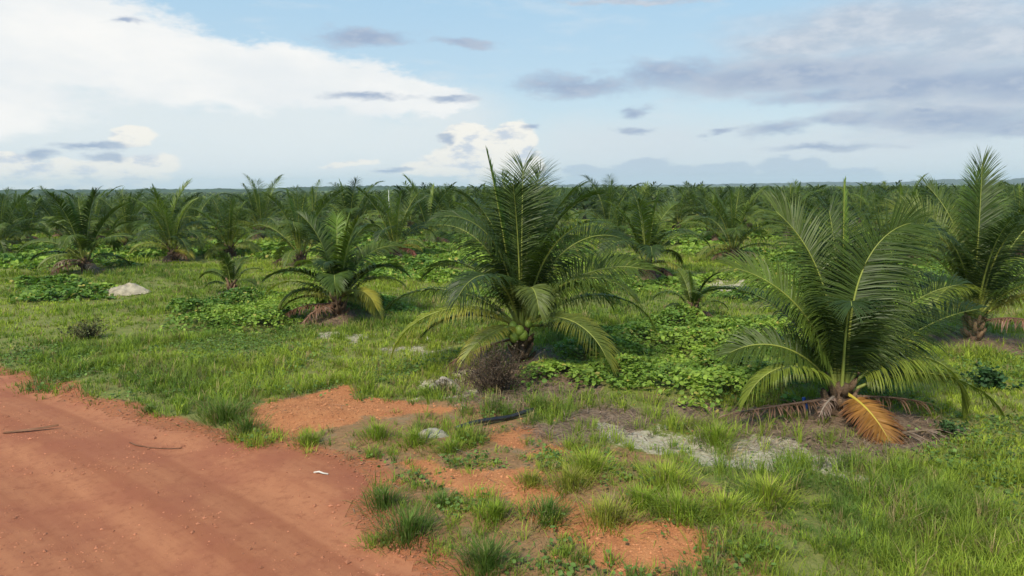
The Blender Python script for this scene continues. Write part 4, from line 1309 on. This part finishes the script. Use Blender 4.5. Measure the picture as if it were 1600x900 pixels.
# ------------------------------------------------------------------ dry litter and clods
def build_litter():
    rng = np.random.default_rng(141)
    g = Geo()
    n = 60000
    r = np.sqrt(rng.uniform(9 ** 2, 26 ** 2, n)); a = rng.uniform(-.66, .66, n)
    x, y = r * np.sin(a), r * np.cos(a)
    m = masks(x, y)
    dens = np.clip(m[3] * .9 + m[2] * .3 + .015, 0, 1) * (1 - m[0]) * (1 - m[4] * .8)
    k = rng.random(n) < dens
    x, y = x[k], y[k]; n = len(x)
    ln = rng.uniform(.12, .42, n); w = rng.uniform(.006, .016, n)
    lean = np.pi / 2 - np.abs(rng.normal(.06, .14, n))
    c = np.array((.24, .165, .105)) * (1 - rng.random(n))[:, None] + np.array((.13, .075, .05)) * rng.random(n)[:, None] + .02
    g.add(*blades(x, y, height(x, y) + rng.uniform(.01, .07, n), ln, w, rng.uniform(0, 6.28, n), lean, rng.normal(.1, .2, n), c))
    tag(obj('dry_litter', g.mesh('dry_litter', [M_dry])), 'brown dry straw and leaf litter strewn around the palm bases', 'litter', kind='stuff')
    # loose stones and crumbs on the road
    g = Geo()
    n = 26000
    x = rng.uniform(-12, 0, n); y = rng.uniform(6.8, 16, n)
    d = -sdf(ROAD, x, y)
    k = (d > -.3) & (rng.random(n) < .12 + .88 * smooth(fbm(x / .9, y / .9, 171, 3), .46, .66) + .5 * smooth(-d, -.6, 0))
    x, y = x[k], y[k]; n = len(x)
    s_ = rng.gamma(1.6, .0042, n) + .003
    o8 = np.array([(1, 0, 0), (0, 1, 0), (-1, 0, 0), (0, -1, 0), (0, 0, .7), (0, 0, -.6)], float)
    V = np.stack([x, y, height(x, y) + .012 + s_ * .3], -1)[:, None, :] + o8[None] * s_[:, None, None] * rng.uniform(.6, 1.4, (n, 6, 1))
    f8 = np.array([(0, 1, 4), (1, 2, 4), (2, 3, 4), (3, 0, 4), (1, 0, 5), (2, 1, 5), (3, 2, 5), (0, 3, 5)])
    T = (np.arange(n)[:, None, None] * 6 + f8[None]).reshape(-1, 3)
    c = np.array((.38, .15, .08))[None] * rng.uniform(.75, 1.3, n)[:, None]
    g.add(V.reshape(-1, 3), None, T, np.repeat(c, 6, axis=0))
    tag(obj('gravel', g.mesh('gravel', [M_dry])), 'fine reddish gravel scattered over the dirt road', 'gravel', kind='stuff')
    # crumbly clods on the bare orange soil
    g = Geo()
    n = 42000
    x = rng.uniform(-6, 4, n); y = rng.uniform(7, 15.5, n)
    m = masks(x, y)
    k = rng.random(n) < np.clip(m[1] * .8 + .02, 0, 1) * (1 - m[0] * .95)
    x, y = x[k], y[k]; n = len(x)
    s_ = rng.gamma(2.0, .0045, n) + .004
    o8 = np.array([(1, 0, 0), (0, 1, 0), (-1, 0, 0), (0, -1, 0), (0, 0, .7), (0, 0, -.6)], float)
    V = np.stack([x, y, height(x, y) + s_ * .2], -1)[:, None, :] + o8[None] * s_[:, None, None] * rng.uniform(.6, 1.4, (n, 6, 1))
    f8 = np.array([(0, 1, 4), (1, 2, 4), (2, 3, 4), (3, 0, 4), (1, 0, 5), (2, 1, 5), (3, 2, 5), (0, 3, 5)])
    T = (np.arange(n)[:, None, None] * 6 + f8[None]).reshape(-1, 3)
    c = np.array((.44, .19, .085))[None] * rng.uniform(.65, 1.2, n)[:, None]
    g.add(V.reshape(-1, 3), None, T, np.repeat(c, 6, axis=0))
    tag(obj('soil_clods', g.mesh('soil_clods', [M_dry])), 'crumbly orange clods of cracked bare soil', 'soil', kind='stuff')


build_litter()

# ------------------------------------------------------------------ single things
def lump(name, x, y, rx, ry, hgt, mat, seed, label, cat, n=28, sink=.05, rough=.5):
    """an irregular heap or stone: displaced half dome"""
    rng = np.random.default_rng(seed)
    V = []; Q = []
    rings, seg = 9, n
    for i in range(rings):
        f = i / (rings - 1)
        for j in range(seg):
            th = 2 * np.pi * j / seg
            k = 1 + rough * (float(fbm(np.array([2 + 1.3 * math.cos(th) + seed]), np.array([2 + 1.3 * math.sin(th)]), seed, 3)[0]) - .5)
            rr = (1 - f) * k
            px, py = rx * rr * math.cos(th), ry * rr * math.sin(th)
            zz = hgt * (1 - (1 - f) ** 2.2) * (.55 + .9 * float(fbm(np.array([px * 2.3 / rx + 9]), np.array([py * 2.3 / ry + seed]), seed + 3, 4)[0])) - sink * (1 - f)
            if cat == 'mound':
                zz += .07 * math.exp(-((px - .25) ** 2 + py * py) / .12) * (1 - (1 - f) ** 2) - .10 * math.exp(-((px + .2) ** 2 + (py + .1) ** 2) / .03) * f + .05 * (rng.random() - .5)
            V.append((px, py, zz))
    for i in range(rings - 1):
        for j in range(seg):
            Q.append((i * seg + j, i * seg + (j + 1) % seg, (i + 1) * seg + (j + 1) % seg, (i + 1) * seg + j))
    me = mesh_np(name, V, Q, None, None, [mat], True)
    o = obj(name, me, None, (x, y, hz(x, y)))
    tag(o, label, cat)
    return o


M_sand = plain_mat('pale sand', (.36, .30, .20), .95, 3, .4, .1)
M_stone = plain_mat('pale stone', (.30, .26, .20), .9, 9, .4, .05)
lump('sand_mound', -16.64, 30.1, 1.05, .8, .30, M_sand, 5, 'pale sandy mound lying in the grass at left', 'mound')
lump('stone', -1.45, 12.0, .36, .2, .14, M_stone, 8, 'flat pale stone at the end of the black pipe', 'stone')
lump('stone', -1.55, 15.2, .42, .34, .24, M_stone, 12, 'pale sandy lump behind the dead twigs beside the withered shrub', 'stone')
lump('stone', -2.47, 20.1, .13, .10, .12, plain_mat('white scrap', (.5, .48, .43), .6, 15, .2), 15, 'small white lump beside the left low fronds of the fruiting palm', 'stone')

# black irrigation pipe
g = Geo()
px = np.linspace(0, 1, 16)
bx = -1.02 + 1.42 * px; by = 12.17 + 1.05 * px + .05 * np.sin(px * 5)
g.tube(np.stack([bx, by, height(bx, by) + .09 + .02 * np.sin(px * 7)], -1), .045, 8, (.016, .016, .018))
tag(obj('pipe', g.mesh('pipe', [plain_mat('black polythene', (.018, .018, .02), .45, 8, .3)], True)), 'black plastic water pipe lying on the brown litter', 'pipe')

# blue tube by the palm foot
g = Geo()
x0, y0 = 5.72, 13.2; z0 = hz(x0, y0)
g.tube([(x0, y0, z0 - .05), (x0 - .03, y0, z0 + .12), (x0 - .07, y0 + .02, z0 + .27)], .038, 8, (.02, .08, .4))
tag(obj('blue_pipe', g.mesh('blue_pipe', [plain_mat('blue plastic', (.02, .09, .42), .45, 10, .2)], True)), 'short blue plastic tube standing at the foot of the orange-fronded palm', 'pipe')

# white marker pole far off
g = Geo()
x0, y0 = -20.4, 118.0
zt = hz(x0, y0)
g.tube([(x0, y0, zt - .2), (x0, y0, zt + 4.5)], [.08, .07], 8, (.8, .8, .8))
g.tube([(x0, y0, zt + 4.5), (x0, y0, zt + 4.6)], [.09, .09], 8, (.8, .8, .8))
tag(obj('marker_pole', g.mesh('marker_pole', [plain_mat('white paint', (.8, .8, .78), .5, 5, .08)], True)), 'thin white pole standing among the distant palms', 'pole')


def twig(name, pts, rad, col, label, cat, mat=None):
    g = Geo()
    P = np.array([(x, y, hz(x, y) + z) for x, y, z in pts])
    g.tube(P, rad, 6, col)
    tag(obj(name, g.mesh(name, [mat or M_dry], True)), label, cat)


twig('twig', [(-6.80, 11.98, .03), (-6.62, 11.84, .035), (-6.3, 11.70, .03), (-5.95, 11.66, .03), (-5.72, 11.66, .04)], [.009, .011, .008, .008, .006], (.16, .08, .045), 'thin brown twig lying on the red road', 'twig')


def strip(name, pts, wid, lift, col, label, cat):
    """a curled strip of bark, frond sheath or plastic with thickness"""
    P = np.array([(x, y, hz(x, y) + z) for x, y, z in pts])
    T = np.gradient(P, axis=0); T /= np.linalg.norm(T, axis=1)[:, None]
    A = np.cross(T, [0, 0, 1.0]); A /= np.linalg.norm(A, axis=1)[:, None]
    w = np.asarray(wid)[:, None]
    up = np.array([0, 0, 1.0])
    rows = [P - A * w, P + up * lift, P + A * w, P - up * .012]
    V = np.stack(rows, 1).reshape(-1, 3)
    n = len(P)
    Q = [(i * 4 + a, i * 4 + (a + 1) % 4, i * 4 + 4 + (a + 1) % 4, i * 4 + 4 + a) for i in range(n - 1) for a in range(4)]
    Q += [(3, 2, 1, 0), (n * 4 - 4, n * 4 - 3, n * 4 - 2, n * 4 - 1)]
    g = Geo(); g.add(V, Q, None, col)
    tag(obj(name, g.mesh(name, [M_dry])), label, cat)


strip('bark_strip', [(-9.35, 12.42, .03), (-9.0, 12.5, .05), (-8.72, 12.6, .06), (-8.5, 12.68, .09)], [.012, .04, .035, .006], .025, (.20, .10, .055), 'curled brown frond sheath lying at the left of the red road', 'bark strip')
strip('plastic_scrap', [(-3.12, 10.5, .03), (-3.03, 10.49, .05), (-2.95, 10.46, .035), (-2.88, 10.45, .03)], [.008, .02, .018, .006], .015, (.6, .55, .47), 'small white scrap lying on the red road near its edge', 'scrap')


def shrub(name, x, y, wx, hgt, n, col, lcol, nleaf, seed, label, cat, lsize=.035):
    rng = np.random.default_rng(seed)
    o = bpy.data.objects.new(name, None); C.objects.link(o)
    o.location = (x, y, hz(x, y)); tag(o, label, cat)
    g = Geo(); lf = []
    for k in range(n):
        a = rng.uniform(0, 6.28); r = abs(rng.normal(0, .33)) * wx
        b = np.array([r * math.cos(a) * .6, r * math.sin(a) * .5, -.04])
        d = np.array([math.cos(a) * .5 * r / wx * 2, math.sin(a) * .5 * r / wx * 2, 1.0]); d /= np.linalg.norm(d)
        L = hgt * rng.uniform(.45, 1.05)
        pts = [b]; dd = d
        for s_ in range(4):
            dd = dd + rng.normal(0, .2, 3); dd /= np.linalg.norm(dd)
            pts.append(pts[-1] + dd * L / 4)
        g.tube(pts, [.008, .007, .006, .005, .003], 4, np.array(col) * rng.uniform(.6, 1.4), False)
        for q in range(4):
            p0 = pts[1 + q % 4]; dq = dd + rng.normal(0, .7, 3); dq /= np.linalg.norm(dq)
            p1 = p0 + dq * L * rng.uniform(.15, .35)
            g.tube([p0, (p0 + p1) / 2 + rng.normal(0, .01, 3), p1], [.005, .004, .002], 3, np.array(col) * rng.uniform(.6, 1.4), False)
            lf.append(p1); lf.append((p0 + p1) / 2)
    obj('stems', g.mesh('stems', [M_dry]), o)
    if nleaf:
        lf = np.array(lf); i = rng.integers(0, len(lf), nleaf)
        p = lf[i] + rng.normal(0, .03, (nleaf, 3))
        h = Geo(); h.add(*leaf_cards(rng, p[:, 0], p[:, 1], p[:, 2], lsize * rng.uniform(.7, 1.5, nleaf), np.array(lcol)[None] * rng.uniform(.6, 1.4, nleaf)[:, None], .9))
        obj('leaves', h.mesh('leaves', [M_creeper]), o)
    return o


shrub('withered_shrub', -.35, 14.6, .95, 1.0, 150, (.085, .06, .042), (.10, .072, .045), 1300, 3, 'dark brown withered shrub standing in front of the fruiting palm', 'shrub')
shrub('dead_twigs', -1.55, 14.85, .55, .34, 60, (.12, .09, .065), (.10, .08, .05), 150, 5, 'low tangle of dead twigs over the pale lump left of the withered shrub', 'dead twigs')
shrub('weed', -12.46, 20.34, .95, .6, 90, (.11, .09, .04), (.11, .12, .045), 600, 9, 'dark weedy bush in the grass at left above the road', 'weed', .05)
shrub('weed', 10.09, 14.43, .55, .4, 50, (.05, .08, .03), (.05, .11, .035), 700, 13, 'low dark green weed clump under the right palms', 'weed', .07)
shrub('weed', 5.55, 13.5, .25, .3, 12, (.06, .12, .03), (.13, .24, .05), 90, 15, 'small bright leafy weed at the left foot of the orange-fronded palm', 'weed', .09)
shrub('weed', 7.75, 12.0, .4, .25, 40, (.05, .08, .03), (.06, .115, .035), 400, 17, 'low weed clump right of the orange frond', 'weed', .05)

# fallen frond on the litter right of the orange one
rng = np.random.default_rng(151)
o = bpy.data.objects.new('fallen_frond', None); C.objects.link(o)
o.location = (6.9, 11.75, hz(6.9, 11.75)); tag(o, 'dry bleached frond lying on the litter right of the orange frond', 'fallen frond')
lf, rb = frond_geo(rng, az=8, e0=4, e1=-2, L=1.7, ll=.38, droop=.4, ragged=.8, dih=-6, tint=GREYB, rib=(.2, .14, .085), base=(-.7, 0, .10), n=34, fold=.75)
g = Geo(); g.add(*lf); obj('leaflets', g.mesh('leaflets', [M_frond]), o)
g = Geo(); g.tube(rb[0], rb[1], 5, rb[2]); obj('midrib', g.mesh('midrib', [M_rib], True), o)

# ------------------------------------------------------------------ haze
def build_haze():
    m = bpy.data.materials.new('haze')
    m.use_nodes = True
    t = NT(m.node_tree)
    v = t.n('ShaderNodeVolumePrincipled', {'Color': (.78, .88, 1.0), 'Density': HAZE})
    t.n('ShaderNodeOutputMaterial', {'Volume': v.outputs[0]})
    x = 9800.0; z0, z1 = -22.0, 110.0
    V = [(-x, -x, z0), (x, -x, z0), (x, x, z0), (-x, x, z0), (-x, -x, z1), (x, -x, z1), (x, x, z1), (-x, x, z1)]
    Q = [(3, 2, 1, 0), (4, 5, 6, 7), (0, 1, 5, 4), (1, 2, 6, 5), (2, 3, 7, 6), (3, 0, 4, 7)]
    tag(obj('haze', mesh_np('haze', V, Q, None, None, [m])), 'thin blue air haze over the plain', kind='stuff')


HAZE = 0.00012
if HAZE > 0:
    build_haze()
